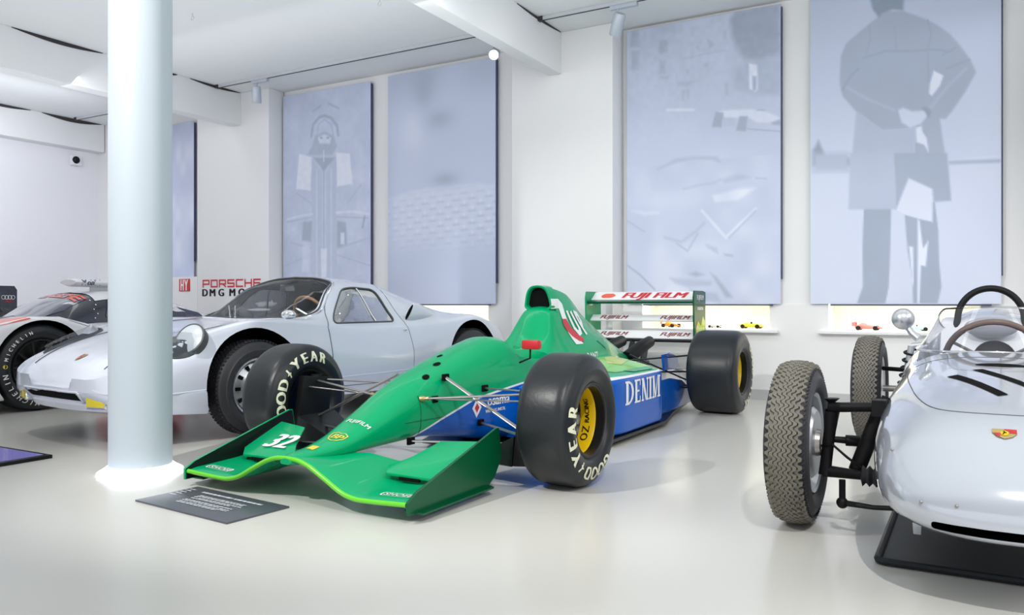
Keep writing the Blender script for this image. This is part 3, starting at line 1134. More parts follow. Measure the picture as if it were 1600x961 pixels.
text_bar(-.20, .02, .088, .016)
text_bar(.03, .22, .088, .016)
for i, y in enumerate((.045, .03, .015, 0, -.028, -.043, -.058, -.073)):
    text_bar(-.15, .19 - (.05 if i in (3, 7) else 0) - rr.uniform(0, .02), y, .008)
for i, y in enumerate((.095, .07, .045, .02, -.01)):
    text_bar(-.30, -.255, y, .009)
decal('lettering', merge2d(*items), 'plate_text', pl, plane_fn((0, 0, .0092), (1, 0, 0), (0, 1, 0)))['kind'] = 'stuff'

fs = empty('floor_screen', (-4.93, 2.46, 0), label='flat dark framed screen glowing violet on the floor at the left edge', cat='screen')
MB().box((0, 0, .010), (.86, .30, .02)).build('frame', 'matt_black', fs, bevel=.003)
MB().box((-.01, -.005, .0205), (.80, .25, .003)).build('display', 'screen', fs)
fh = empty('floor_hatch', (-.80, 4.25, 0), math.radians(-3), label='small thin square lid set into the white floor between the two race cars', cat='hatch')
MB().box((0, 0, .002), (.2, .2, .004)).build('lid', 'floor', fh)
MB().box((0, -.02, .0045), (.10, .008, .001)).build('handle_slot', 'gap_dark', fh)


# ------------------------------------------------------------------ model cars in the window recesses
def model_car(loc, rz, kind, mat, label, s=1.0):
    o = empty('model_car', loc, rz, label=label, cat='model car', group='model cars in the lit recesses')
    if kind == 'formula':
        keys = [(-.10, .006, .016, .022), (-.05, .014, .012, .034), (0, .022, .010, .044), (.03, .02, .010, .058), (.07, .018, .012, .04), (.09, .012, .016, .03)]
    else:
        keys = [(-.095, .02, .014, .024), (-.07, .036, .010, .034), (-.03, .04, .010, .042), (.0, .04, .010, .038), (.03, .04, .010, .048), (.07, .038, .012, .04), (.095, .024, .016, .028)]
    secs = []
    for i in range(22):
        y = keys[0][0] + (keys[-1][0] - keys[0][0]) * i / 21
        w, zb, zt = keyed(keys, y)
        secs.append([(x, y, z) for x, z in mirror_section(superellipse(w, zb, zt, zb + .4 * (zt - zb), 2.6, 4, 8))])
    MB().loft(secs).build('body', mat, o)
    if kind == 'formula':
        MB().box((0, .095, .055), (.07, .02, .004)).box((-.035, .095, .045), (.002, .025, .03)).box((.035, .095, .045), (.002, .025, .03)).build('rear_wing', mat, o, weld=False)
        MB().box((0, -.098, .014), (.085, .02, .004)).build('front_wing', mat, o)
        hw = .042
    else:
        MB().tube([(-.026, .012, .038), (-.02, .016, .062), (.02, .016, .062), (.026, .012, .038)], .002, 6).build('roll_hoop', 'chrome', o)
        MB().ball((.0, .0, .045), .009).build('driver_seat', 'matt_black', o)
        hw = .036
    for sx in (-1, 1):
        for y in (-.06, .06):
            MB().lathe([(sx * hw - .009, 0), (sx * hw - .009, .017), (sx * hw + .009, .017), (sx * hw + .009, 0)], 16, 'X', (0, y, .017)).build('wheel', 'matt_black', o)
    o.scale = (s, s, s)
    return o


model_car((-2.58, 7.60, .641), math.radians(62), 'formula', 'toy_orange', 'tiny yellow and orange model formula car seen behind the rear wing', 1.05)
model_car((-2.16, 7.66, .641), math.radians(80), 'formula', 'toy_grey', 'tiny grey model racer in the recess, right of the rear wing', .72)
model_car((-1.80, 7.60, .641), math.radians(84), 'sports', 'toy_yellow', 'tiny yellow open-top model car under the street scene banner', 1.15)
model_car((-.80, 7.60, .641), math.radians(86), 'formula', 'toy_red', 'tiny pink-red model racer under the raincoat banner', 1.15)
model_car((-.42, 7.60, .641), math.radians(110), 'sports', 'toy_blue', 'tiny pale blue model car beside the ball-shaped mirror', 1.0)

# ================================================================== green single-seat race car
F1 = empty('formula_race_car', (-2.59, 3.47, 0), label='green and blue single-seat race car with yellow wheels and wide slick tyres', cat='race car')


def tyre_profile(R, W, rb, sh=1.0):
    h = W / 2
    half = [(h - .030, rb - .004), (h - .008, rb + .020), (h, rb + .45 * (R - rb)), (h - .008 * sh, R - .055), (h - .026 * sh, R - .020), (h - .055 * sh, R - .005), (h - .09 * sh, R - .001)]
    half = [tuple(p) for p in catmull(half, 4)]
    return half


def full_tyre(R, W, rb, sh=1.0, n=72):
    half = tyre_profile(R, W, rb, sh)
    prof = half + [(0, R)] + [(-x, r) for x, r in reversed(half)]
    return half, prof


def sidewall_fn(half, x0, y0, z0, sgn=1):
    """(angle, radius) on the outer sidewall -> 3D point"""
    rs = [r for _, r in half]
    xs = [x for x, _ in half]

    def fn(phi, r):
        x = np.interp(r, rs, xs) + .0025
        return (x0 + sgn * x, y0 + r * math.cos(phi), z0 + r * math.sin(phi))
    return fn


def arc_text(name, items, mat, parent, fn, rm, phis):
    allv = []
    for vf, ph in zip(items, phis):
        V = [(ph - x / rm, rm + y) for x, y in vf[0]]
        allv.append((V, vf[1]))
    V, F = merge2d(*allv)
    # cut in angle so letters follow the curve
    P = lift_islands([fn(a, r) for a, r in V], F)
    b = MB()
    b.add(P, F)
    o = b.build(name, mat, parent, weld=False, flat=True)
    return o


def letter(ch, size, bold, sx=1.0):
    V, F = text2d(ch, size, bold, sx=sx, res=3)
    V, F = cut_grid((V, F), .014)
    return V, F


FOOT = ([(-.012, -.026), (-.004, -.004), (-.020, .002), (-.004, .008), (.000, .028), (.010, .026), (.006, .006), (.014, -.004), (.004, -.010), (.000, -.026)], [(0, 1, 7, 8, 9), (1, 2, 3), (1, 3, 6, 7), (3, 4, 5, 6)])


def race_wheel(parent, x, y, R, W, rb, side, face, centre, label=None):
    """face = +1: lettering on the side towards +x"""
    half, prof = full_tyre(R, W, rb)
    t = MB().lathe([(x + a, r) for a, r in prof], 88, 'X', (0, y, R)).build('wheel', 'slick', parent, angle=60)
    if label:
        t['label'] = label
    s = side
    h = W / 2
    L = lambda l: [(x + s * a, r) for a, r in l]
    rim = MB()
    rim.lathe(L([(h - .030, rb), (h - .022, rb - .004), (h - .026, rb - .014), (h - .07, rb - .016)]), 64, 'X', (0, y, R), 0)
    rim.lathe(L([(h - .07, rb - .016), (h - .078, rb - .020), (h - .15, rb - .020)]), 64, 'X', (0, y, R), 1)
    rim.lathe(L([(h - .15, rb - .020), (h - .17, rb - .030), (h - .18, .06), (h - .12, .05), (h - .11, .0)]), 64, 'X', (0, y, R), 0)
    for k in range(6):
        a = k * PI / 3
        c = (x + s * (h - .16), y + .09 * math.cos(a), R + .09 * math.sin(a))
        rim.box(c, (.03, .11, .035), 0, Matrix.Rotation(a, 3, 'X'))
    rim.lathe(L([(-h + .030, rb), (-h + .022, rb - .004), (-h + .03, rb - .016), (-h + .10, rb - .02), (-h + .11, .0)]), 64, 'X', (0, y, R), 0)
    rim.build('rim', ['carbon', 'oz_yellow'], t, weld=False)
    MB().lathe(L([(h - .125, 0), (h - .125, .03), (h - .09, .026), (h - .085, 0)]), 6, 'X', (0, y, R)).build('hub_nut', 'steel', t)
    MB().lathe(L([(h - .029, rb - .001), (h - .020, rb + .003), (h - .018, rb - .004), (h - .027, rb - .008)]), 64, 'X', (0, y, R), closed=True).build('rim_edge', 'old_rubber', t)
    fn = sidewall_fn(half, x, y, R, face)
    if face < 0:
        f0 = fn
        fn = lambda ph, r: f0(PI - ph, r)
    sz = .068 * (R - rb) / .145
    its = [letter(c_, sz * 1.3, .006) for c_ in 'GOOD'] + [FOOT] + [letter(c_, sz * 1.3, .006) for c_ in 'YEAR']
    step = math.radians(17.2)
    arc_text('lettering', its, 'letter_cream', t, fn, (R + rb) / 2 - .004, [centre + step * (4 - k) for k in range(9)])
    if side > 0:
        # flat print on the yellow band inside the rim, read upwards on the far side
        rr_ = rb - .0205
        for s_, ph, size in (('O', -.72, .055), ('Z', -.45, .055), ('RACING', .17, .034)):
            V, F = cut_grid(text2d(s_, size, .001), .02)
            P = [(x + h - .113 - yy, y + (rr_ - .001) * math.cos(ph + xx / rr_), R + (rr_ - .001) * math.sin(ph + xx / rr_)) for xx, yy in V]
            MB().add(lift_islands(P, F), F).build('lettering', 'matt_black', t, weld=False, flat=True)
    return t


RF_, WF, RB = .3175, .285, .176
race_wheel(F1, .90, 0, RF_, WF, RB, 1, 1, math.radians(-127))
race_wheel(F1, -.90, 0, RF_, WF, RB, -1, 1, math.radians(140))
RR_, WR = .330, .40
race_wheel(F1, .83, 2.917, RR_, WR, RB, 1, 1, math.radians(-20))
race_wheel(F1, -.83, 2.917, RR_, WR, RB, -1, -1, math.radians(90))

# ---- nose and monocoque
K = [(-.955, .030, .172, .198, 2.0), (-.93, .050, .165, .208, 2.2), (-.80, .066, .165, .222, 2.4), (-.68, .088, .165, .245, 2.5), (-.46, .120, .170, .330, 2.5), (-.135, .155, .172, .475, 2.5), (.25, .192, .125, .585, 2.6),
     (.52, .215, .075, .650, 2.6), (.66, .230, .055, .672, 2.7), (.80, .245, .045, .650, 3.0), (.95, .258, .04, .617, 3.4), (1.3, .28, .04, .600, 3.6), (1.75, .28, .04, .58, 3.6)]
secs = []
NSEC = 30
for i in range(72):
    y = -.955 + (1.75 + .955) * (i / 71)
    w, zb, zt, ex = keyed(K, y)
    half = superellipse(w, zb, zt, zb + .42 * (zt - zb), ex, 3.2, NSEC)
    op = np.clip((y - .72) / .12, 0, 1) * np.clip((1.42 - y) / .04, 0, 1)
    if op > 0:
        wc = (w - .035)
        q = []
        for x, z in half:
            if z > zb + .45 * (zt - zb) and x < wc:
                k = np.clip((wc - x) / .018, 0, 1)
                z = z - op * k * (z - .30)
            q.append((x, z))
        half = q
    secs.append([(x, y, z) for x, z in mirror_section(half)])
tub = MB().loft(secs).build('monocoque', 'livery', F1, angle=50)
tub_bvh = bvh_of(tub)
MB().slab([(-.17, 1.15, .31), (.17, 1.15, .31), (.17, 1.38, .60), (-.17, 1.38, .60)], [(-.17, 1.22, .29), (.17, 1.22, .29), (.17, 1.42, .60), (-.17, 1.42, .60)]).build('seat', 'matt_black', F1)
MB().lathe([(.0, .10), (.012, .112), (.024, .10), (.012, .088)], 28, 'Y', (0, .86, .50), closed=True).build('steering_wheel', 'matt_black', F1)

# ---- engine cover, headrest fairing and airbox
KE = [(1.44, .275, .60, .20, .80, .118, .055, .995), (1.7, .278, .60, .205, .77, .118, .052, .955), (2.0, .272, .58, .20, .69, .11, .05, .80), (2.3, .25, .52, .17, .59, .10, .045, .675),
      (2.52, .22, .46, .14, .51, .09, .04, .588), (2.8, .17, .39, .11, .43, .07, .035, .49), (3.05, .12, .33, .09, .365, .06, .03, .42)]


def cover_section(wb, z1, w1, z2, w2, wt, zt):
    ctrl = [(wb * .98, .30), (wb, .42 if z1 > .5 else .32), (w1 + .035, z1 - .05), (w1 - .02, z1 + .04), (w2, z2), (wt, zt - .028), (wt * .55, zt - .006), (0, zt)]
    return [(0, .30)] + [tuple(p) for p in catmull(ctrl, 5)]


secs = []
for i in range(42):
    y = 1.44 + 1.61 * i / 41
    secs.append([(x, y, z) for x, z in mirror_section(cover_section(*keyed(KE, y)))])
cover = MB().loft(secs).build('engine_cover', 'livery', F1, angle=55)
KH = [(1.10, .255, .50, .24, .56, .17, .06, .60), (1.17, .265, .52, .235, .60, .16, .07, .655), (1.23, .27, .54, .225, .65, .145, .07, .72), (1.29, .272, .56, .215, .71, .140, .090, .785), (1.345, .274, .58, .205, .765, .128, .100, .836), (1.36, .274, .585, .205, .775, .126, .100, .846), (1.45, .275, .60, .20, .80, .118, .09, .86)]
secs = []
for i in range(20):
    y = 1.10 + .35 * i / 19
    secs.append([(x, y, z) for x, z in mirror_section(cover_section(*keyed(KH, y)))])
fair = MB().loft(secs).build('headrest_fairing', 'green', F1, angle=55)
lip = [(0, .838), (.06, .838), (.088, .848), (.092, .872), (.074, .942), (.045, .978), (0, .990)]
ring_o = mirror_section([(0, .832)] + [(x * 1.08 + .004, .915 + (z - .915) * 1.14) for x, z in catmull(lip, 4)[1:-1]] + [(0, .999)])
ring_i = mirror_section([(0, .845)] + [(x * .97, .915 + (z - .915) * .95) for x, z in catmull(lip, 4)[1:-1]] + [(0, .985)])


def rake(z):
    return -.10 * (z - .915)


b = MB()
b.loft([[(x, 1.47, z) for x, z in ring_o], [(x, 1.38 + rake(z), z) for x, z in ring_o], [(x * .985, 1.362 + rake(z), .915 + (z - .915) * .985) for x, z in ring_o], [(x, 1.366 + rake(z), z) for x, z in ring_i], [(x * .95, 1.40 + rake(z), .915 + (z - .915) * .95) for x, z in ring_i]], cap=False)
air = b.build('airbox_intake', 'green', F1, angle=60)
MB().loft([[(x * .95, 1.40 + rake(z), .915 + (z - .915) * .95) for x, z in ring_i], [(x * .75, 1.437, .915 + (z - .915) * .75) for x, z in ring_i]]).build('intake_throat', 'well_black', air)
cov_bvh = bvh_of(cover, fair, air)

# ---- sidepods
KS = [(.68, .30, .07, .35, .39), (.80, .47, .06, .372, .41), (1.0, .655, .055, .395, .44), (1.3, .70, .05, .41, .50), (1.86, .705, .05, .412, .52), (1.94, .685, .05, .405, .52), (2.1, .57, .06, .378, .50), (2.4, .41, .08, .34, .44), (2.8, .28, .10, .30, .36), (3.0, .21, .12, .28, .32)]
pods = []
for s_ in (1, -1):
    secs = []
    for i in range(60):
        y = .68 + 2.32 * i / 59
        xo, zb, zo, zi = keyed(KS, y)
        pg = [(.14, zb), (xo, zb), (xo, zo), ((xo * .55 + .14), (zo + zi) / 2 - .012), (.14, zi)]
        pg = round_poly(pg, .03, 4)
        secs.append([(s_ * x, y, z) for x, z in pg])
    pods.append(MB().loft(secs).build('sidepod', 'livery', F1, angle=40))
pod_bvh = bvh_of(pods[0])
pod_all = bvh_of(pods[0], cover, fair)
MB().slab([(x, y, .028) for x, y in ((-.30, .45), (.30, .45), (.40, .72), (.70, 1.0), (.715, 1.95), (.60, 2.45), (.50, 3.1), (-.50, 3.1), (-.60, 2.45), (-.715, 1.95), (-.70, 1.0), (-.40, .72))],
          [(x, y, .048) for x, y in ((-.30, .45), (.30, .45), (.40, .72), (.70, 1.0), (.715, 1.95), (.60, 2.45), (.50, 3.1), (-.50, 3.1), (-.60, 2.45), (-.715, 1.95), (-.70, 1.0), (-.40, .72))]).build('floor_tray', 'carbon', F1)
for s_ in (1, -1):
    MB().slab([(s_ * .60, 2.05, .05), (s_ * .52, 2.9, .05), (s_ * .50, 2.9, .14), (s_ * .55, 2.2, .11)], [(s_ * .585, 2.05, .05), (s_ * .505, 2.9, .05), (s_ * .485, 2.9, .14), (s_ * .535, 2.2, .11)]).build('diffuser_fence', 'dark_green', F1)
MB().box((0, 3.0, .22), (.26, .5, .22)).box((0, 3.25, .27), (.16, .2, .2)).build('gearbox', 'carbon', F1, bevel=.02, weld=False)
for s_ in (-1, 1):
    MB().tube([(s_ * .10, 2.75, .42), (s_ * .14, 2.95, .50), (s_ * .13, 3.2, .54)], [.06, .055, .05], 14).build('exhaust_shroud', 'matt_black', F1)

# ---- front wing
ZLE = [(0, .198), (.05, .196), (.12, .178), (.20, .140), (.34, .075), (.40, .066), (.665, .076)]
XS = [-.65 + 1.30 * i / 64 for i in range(65)]


def zle(x):
    return pchip([k[0] for k in ZLE], [k[1] for k in ZLE], abs(x))


def yte(x):
    return float(np.interp(abs(x), [0, .10, .15, .30, .45, .65], [-.62, -.60, -.55, -.42, -.40, -.40]))


def zte(x):
    return float(np.interp(abs(x), [0, .14, .22, .30, .40, .65], [.185, .172, .138, .108, .102, .112]))


secs = []
for x in XS:
    y0, y1, z0, z1 = -.94, yte(x), zle(x), zte(x)
    ring = []
    for t, k in ((0, 0), (.02, .5), (.08, .85), (.25, 1), (.5, .9), (.75, .6), (1, .15)):
        ring.append((x, y0 + (y1 - y0) * t, z0 + (z1 - z0) * t - .012 * math.sin(PI * t) + .012 * k))
    for t, k in ((1, -.15), (.75, -.5), (.5, -.7), (.25, -.9), (.08, -.8), (.02, -.5)):
        ring.append((x, y0 + (y1 - y0) * t, z0 + (z1 - z0) * t - .012 * math.sin(PI * t) + .012 * k))
    secs.append(ring)
fw = MB().loft(secs).build('front_wing', 'green', F1, angle=50)
b = MB().tube([(x, -.943, zle(x) - .001) for x in XS], .0105, 10)
b.build('leading_edge', 'lime', F1)
fw_bvh = bvh_of(fw)
for s_ in (1, -1):
    A = [(.58, -.675, .120), (.33, -.675, .122), (.29, -.61, .138), (.36, -.53, .170), (.43, -.40, .228), (.63, -.37, .240), (.63, -.62, .140)]
    A = [(s_ * x, y, z) for x, y, z in A]
    fl = MB().slab(A, [(x, y, z - .013) for x, y, z in A]).build('wing_flap', 'green', F1, bevel=.003, angle=30)
    MB().box((s_ * .46, -.674, .104), (.11, .012, .014)).build('slot_gap', 'well_black', fl)
    if s_ < 0:
        V, F = text2d('32', .18, .02, .25, sx=.85)
        o_ = Vector((-.452, -.555, .1745))
        nv = Vector((0, .275, .107)).normalized()
        decal('lettering', (V, F), 'white_print', fl, plane_fn(o_, (1, .02, 0), nv), 0, None)
    E = [(-.955, .035), (-.955, .085), (-.90, .115), (-.285, .292), (-.262, .29), (-.238, .15), (-.30, .07), (-.36, .035)]
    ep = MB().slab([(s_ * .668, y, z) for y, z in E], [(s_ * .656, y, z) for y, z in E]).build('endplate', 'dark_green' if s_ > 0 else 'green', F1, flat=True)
    MB().slab([(s_ * .6555, -.61 + (y + .61) * .985, .15 + (z - .15) * .97) for y, z in E], [(s_ * .653, -.61 + (y + .61) * .985, .15 + (z - .15) * .97) for y, z in E]).build('inner_panel', 'carbon', ep, flat=True)
    MB().slab([(s_ * .70, -.90, .030), (s_ * .70, -.36, .030), (s_ * .60, -.30, .030), (s_ * .60, -.90, .030)], [(s_ * .70, -.90, .038), (s_ * .70, -.36, .038), (s_ * .60, -.30, .038), (s_ * .60, -.90, .038)]).build('foot_plate', 'dark_green', F1, flat=True)
    # SHOEI in its outlined octagon
    oct_ = [(-.082, -.010), (-.072, -.024), (.072, -.024), (.082, -.010), (.082, .012), (.072, .024), (-.072, .024), (-.082, .012)]
    cf = caster(fw_bvh, (s_ * .535, -.855, .4), (1, 0, 0), (0, 1, 0), (0, 0, -1), .002)
    decal('lettering', merge2d(ring2d(oct_, .90), text2d('SHOEI', .044, .0009, .15, sx=1.05, space=1.08)), 'white_print', F1, cf, .03)

# ---- decals on the nose
dn = Vector((-.35, .35, -.87)).normalized()
un = Vector((.92, .08, -.34)).normalized()
vn = un.cross(-dn) * -1
vn = (-dn).cross(un)
shield = [(-.045, .030), (-.022, .042), (0, .034), (.022, .042), (.045, .030), (.042, -.006), (.026, -.032), (0, -.044), (-.026, -.032), (-.042, -.006)]
cs = caster(tub_bvh, Vector((.022, -.655, .245)) - dn * .3, un, vn, dn, .0025)
decal('badge', ring2d(shield, .88), 'gold_print', F1, cs, .02)
decal('badge', text2d('BP', .056, .0015, .12), 'gold_print', F1, cs, .02)
cs = caster(tub_bvh, Vector((.035, -.52, .30)) - dn * .3, un, vn, dn, .0025)
decal('lettering', text2d('FUJIFILM', .034, .0006, .12, space=1.1), 'white_print', F1, cs, .02)
cs = caster(tub_bvh, Vector((.012, -.80, .22)) - dn * .3, un, vn, dn, .0025)
decal('sticker', poly2d([(-.02, -.022), (.02, -.022), (.02, .022), (-.02, .022)]), 'gold_print', F1, cs, .02)
cs = caster(tub_bvh, (0, 0, 1), (1, 0, 0), (0, 1, 0), (0, 0, -1), .002)
for cx, cy, a in ((.055, .10, .018), (-.01, .22, .014), (.09, -.05, .016)):
    decal('nose_vent', poly2d(ellipse(cx, cy, a, a * 1.6, 16)), 'well_black', F1, cs, .01)
side = caster(tub_bvh, (1, 0, 0), (0, 1, 0), (0, 0, 1), (-1, 0, 0), .0025)
line_on('panel_seam', [(-.175, .20), (-.175, .40)], .0012, 'dark_green', F1, side)
line_on('panel_seam', [(-.29, .275), (.0, .275)], .0012, 'dark_green', F1, side)
dm = [(0, .055), (.042, 0), (0, -.055), (-.042, 0)]
decal('badge', shift2d(poly2d(dm), .285, .292), 'white_print', F1, side, .03)
side2 = caster(tub_bvh, (1, 0, 0), (0, 1, 0), (0, 0, 1), (-1, 0, 0), .0035)
decal('badge', shift2d(poly2d([(x * .5, z * .5) for x, z in dm]), .285, .292), 'red_print', F1, side2, .03)
decal('lettering', shift2d(text2d('osama', .085, .002), .49, .318), 'white_print', F1, side, .03)
decal('lettering', shift2d(text2d('WRITING INSTR.', .026, .0006), .46, .262), 'white_print', F1, side, .03)

# ---- lettering on cover and sidepod
ec = caster(cov_bvh, (1, 0, 0), (0, 1, 0), (0, 0, 1), (-1, 0, 0), .003)
ec2 = caster(cov_bvh, (1, 0, 0), (0, 1, 0), (0, 0, 1), (-1, 0, 0), .0045)
decal('lettering', poly2d([(1.37, .905), (1.523, .905), (1.566, .87), (1.556, .778), (1.56, .708), (1.60, .65), (1.642, .59), (1.531, .59), (1.486, .71), (1.481, .838), (1.372, .838)]), 'white_print', F1, ec, .03)
decal('badge', poly2d([(1.48, .766), (1.545, .765), (1.566, .708), (1.622, .658), (1.685, .627), (1.68, .606), (1.606, .608), (1.534, .647), (1.48, .697), (1.467, .738)]), 'red_print', F1, ec2, .03)
decal('lettering', strokes([[(1.605, .81), (1.620, .70), (1.655, .662), (1.690, .672), (1.70, .70), (1.672, .805)], [(1.735, .805), (1.775, .66)], [(1.735, .805), (1.785, .795), (1.80, .745), (1.765, .705)]], .034), 'white_print', F1, ec2, .03)
line_on('lettering', [(1.905, .60), (2.0, .54)], .002, 'matt_black', F1, ec)
pc = caster(pod_bvh, (1.2, 0, 0), (0, 1, 0), (0, 0, 1), (-1, 0, 0), .003)


def serif_word(h, sw):
    """the word DENIM in condensed serif capitals, drawn from strokes"""
    it = []
    R = lambda x0, y0, x1, y1: it.append(([(x0, y0), (x1, y0), (x1, y1), (x0, y1)], [(0, 1, 2, 3)]))
    Q = lambda *p: it.append((list(p), [tuple(range(len(p)))]))
    t, s = .030, .012

    def stem(x, w_=t):
        R(x, 0, x + w_, h)
        R(x - .010, 0, x + w_ + .010, s)
        R(x - .010, h - s, x + w_ + .010, h)
    x = 0
    stem(x)
    cx, cy = x + .02, h / 2
    for k in range(10):
        a0, a1 = -PI / 2 + PI * k / 10, -PI / 2 + PI * (k + 1) / 10
        f = lambda a, rx, ry: (cx + rx * math.cos(a), cy + ry * math.sin(a))
        Q(f(a0, .085, h / 2), f(a1, .085, h / 2), f(a1, .055, h / 2 - s), f(a0, .055, h / 2 - s))
    x += .125
    stem(x)
    R(x + t, h - s, x + .075, h)
    R(x + t, 0, x + .075, s)
    R(x + t, h / 2 - s / 2, x + .062, h / 2 + s / 2)
    R(x + .068, 0, x + .078, .04)
    R(x + .068, h - .04, x + .078, h)
    x += .105
    stem(x, .014)
    stem(x + .075, .014)
    Q((x, h), (x + .032, h), (x + .089, 0), (x + .062, 0))
    x += .115
    stem(x)
    x += .058
    stem(x, .014)
    stem(x + .085, t)
    Q((x, h), (x + .030, h), (x + .062, 0), (x + .042, 0))
    Q((x + .085, h), (x + .10, h), (x + .062, 0), (x + .048, 0))
    V, F = merge2d(*it)
    k = sw / max(p[0] for p in V)
    return [(p[0] * k, p[1]) for p in V], F


decal('lettering', shift2d(serif_word(.150, .60), 1.24, .232), 'white_print', F1, pc, .05)
decal('lettering', shift2d(text2d('RANT', .07, .0015, -.1), 1.72, .50), 'white_print', F1, ec, .03)
down = caster(pod_all, (0, 0, 1.3), (1, 0, 0), (0, 1, 0), (0, 0, -1), .003)
decal('livery_flash', poly2d([(.36, 1.15), (.60, 1.30), (.665, 1.80), (.60, 1.96), (.45, 2.22), (.34, 2.25), (.30, 1.7)]), 'lime', F1, down, .04)
down2 = caster(pod_all, (0, 0, 1.3), (1, 0, 0), (0, 1, 0), (0, 0, -1), .0045)
decal('livery_flash', poly2d([(.33, 1.75), (.44, 1.55), (.52, 1.60), (.44, 1.95), (.37, 2.2), (.34, 2.2)]), 'yellow_lime', F1, down2, .04)
decal('livery_flash', poly2d([(.60, 1.42), (.655, 1.48), (.67, 1.80), (.62, 1.90)]), 'green', F1, down2, .04)

for s_ in (1, -1):
    A = [(2.02, .05), (2.02, .31), (2.45, .30), (2.75, .26), (3.05, .15), (3.05, .06)]
    MB().slab([(s_ * (.60 - .04 * (y - 2)), y, z) for y, z in A], [(s_ * (.585 - .04 * (y - 2)), y, z) for y, z in A]).build('rear_side_panel', 'blue', F1, flat=True)
    A = [(2.62, .34), (2.58, .47), (2.75, .48), (2.92, .44), (3.0, .34)]
    MB().slab([(s_ * .47, y, z) for y, z in A], [(s_ * .455, y, z) for y, z in A]).build('cooling_scoop', 'blue', F1, flat=True)
# ---- mirrors
for s_ in (1,):
    mo = MB().box((s_ * .335, .665, .63), (.115, .05, .055)).build('mirror', 'red_print', F1, bevel=.014)
    MB().tube([(s_ * .325, .67, .62), (s_ * .318, .68, .55), (s_ * .24, .69, .52)], .006, 8).build('mirror_stalk', 'carbon', mo)

# ---- front suspension, brake ducts
for s_ in (1, -1):
    J = lambda x, y, z: (s_ * x, y, z)
    for nm, a, c_, r, mt in (('pushrod', (.158, .03, .482), (.74, -.03, .20), .014, 'steel'), ('wishbone', (.14, -.165, .385), (.76, .0, .43), .011, 'steel'), ('wishbone', (.20, .36, .395), (.76, .03, .43), .010, 'steel'),
                             ('wishbone', (.14, -.25, .182), (.76, .0, .18), .011, 'steel'), ('wishbone', (.19, .33, .205), (.76, .04, .18), .012, 'steel'), ('track_rod', (.15, -.06, .372), (.76, -.09, .40), .008, 'steel')):
        r_ = MB().tube([J(*a), J(*c_)], r, 10, flat=.55).build(nm, mt, F1)
        d_ = (Vector(c_) - Vector(a)).normalized()
        e_ = Vector(a) + d_ * .05
        if nm == 'wishbone' and a[1] < -.1 and a[2] > .3:
            MB().tube([J(*a), J(*(Vector(a) + d_ * .02)), J(*(Vector(a) + d_ * .03)), J(*e_)], [.014, .014, .009, .012], 10).build('rod_end', 'brass', r_)
        else:
            if s_ < 0 and nm == 'pushrod':
                continue
            MB().box(J(*(Vector(a) + d_ * .004)), (.018, .05, .036)).build('mount_pocket', 'well_black', r_, bevel=.004)
    MB().slab([J(.70, -.20, .10), J(.70, .06, .10), J(.70, .10, .44), J(.70, -.13, .46)], [J(.765, -.17, .10), J(.765, .06, .10), J(.765, .10, .44), J(.765, -.11, .46)]).build('brake_duct', 'matt_black', F1, bevel=.01)
    MB().tube([J(.735, 0, .15), J(.735, 0, .46)], .03, 10).build('upright', 'carbon', F1)
    MB().slab([J(.42, -.16, .10), J(.70, -.20, .10), J(.70, .12, .10), J(.45, .1, .10)], [J(.45, -.15, .115), J(.70, -.18, .24), J(.70, .12, .24), J(.48, .1, .115)]).build('turning_vane', 'carbon', F1, flat=True)
# ---- rear suspension
for s_ in (1, -1):
    J = lambda x, y, z: (s_ * x, y, z)
    for a, c_, r in (((.20, 2.45, .42), (.66, 2.90, .46), .012), ((.15, 2.95, .40), (.66, 2.93, .46), .012), ((.25, 2.40, .20), (.66, 2.90, .20), .014), ((.14, 3.1, .18), (.66, 2.95, .20), .014), ((.18, 2.6, .46), (.66, 2.86, .22), .012)):
        MB().tube([J(*a), J(*c_)], r, 10, flat=.6).build('wishbone', 'carbon', F1)
    MB().box(J(.635, 2.92, .33), (.07, .26, .32)).build('brake_duct', 'matt_black', F1, bevel=.015)
    MB().tube([J(.10, 2.92, .30), J(.66, 2.92, .33)], .016, 10).build('drive_shaft', 'steel', F1)

# ---- rear wing
rw = F1
W2 = .50


def strip(y0, z0, y1, z1, t, name, mat):
    n = Vector((0, -(z1 - z0), y1 - y0)).normalized() * t
    A = [(-W2, y0, z0), (W2, y0, z0), (W2, y1, z1), (-W2, y1, z1)]
    return MB().slab(A, [(x, y + n.y, z + n.z) for x, y, z in A]).build(name, mat, F1, bevel=.003)


up = strip(3.36, .898, 3.47, .972, .012, 'rear_wing_flap', 'white_print')
strip(3.27, .872, 3.38, .894, .02, 'rear_wing_plane', 'dark_green')
m1 = strip(3.34, .712, 3.41, .764, .012, 'rear_wing_flap', 'white_print')
m2 = strip(3.33, .556, 3.42, .622, .012, 'rear_wing_flap', 'white_print')
strip(3.27, .535, 3.36, .548, .018, 'rear_wing_plane', 'matt_black')


def on_strip(y0, z0, y1, z1):
    v = Vector((0, y1 - y0, z1 - z0)).normalized()
    n = Vector((0, -(z1 - z0), (y1 - y0))).normalized()
    c_ = Vector((0, (y0 + y1) / 2, (z0 + z1) / 2))
    # the lower-front face of the strip looks towards the nose
    return c_, v, n


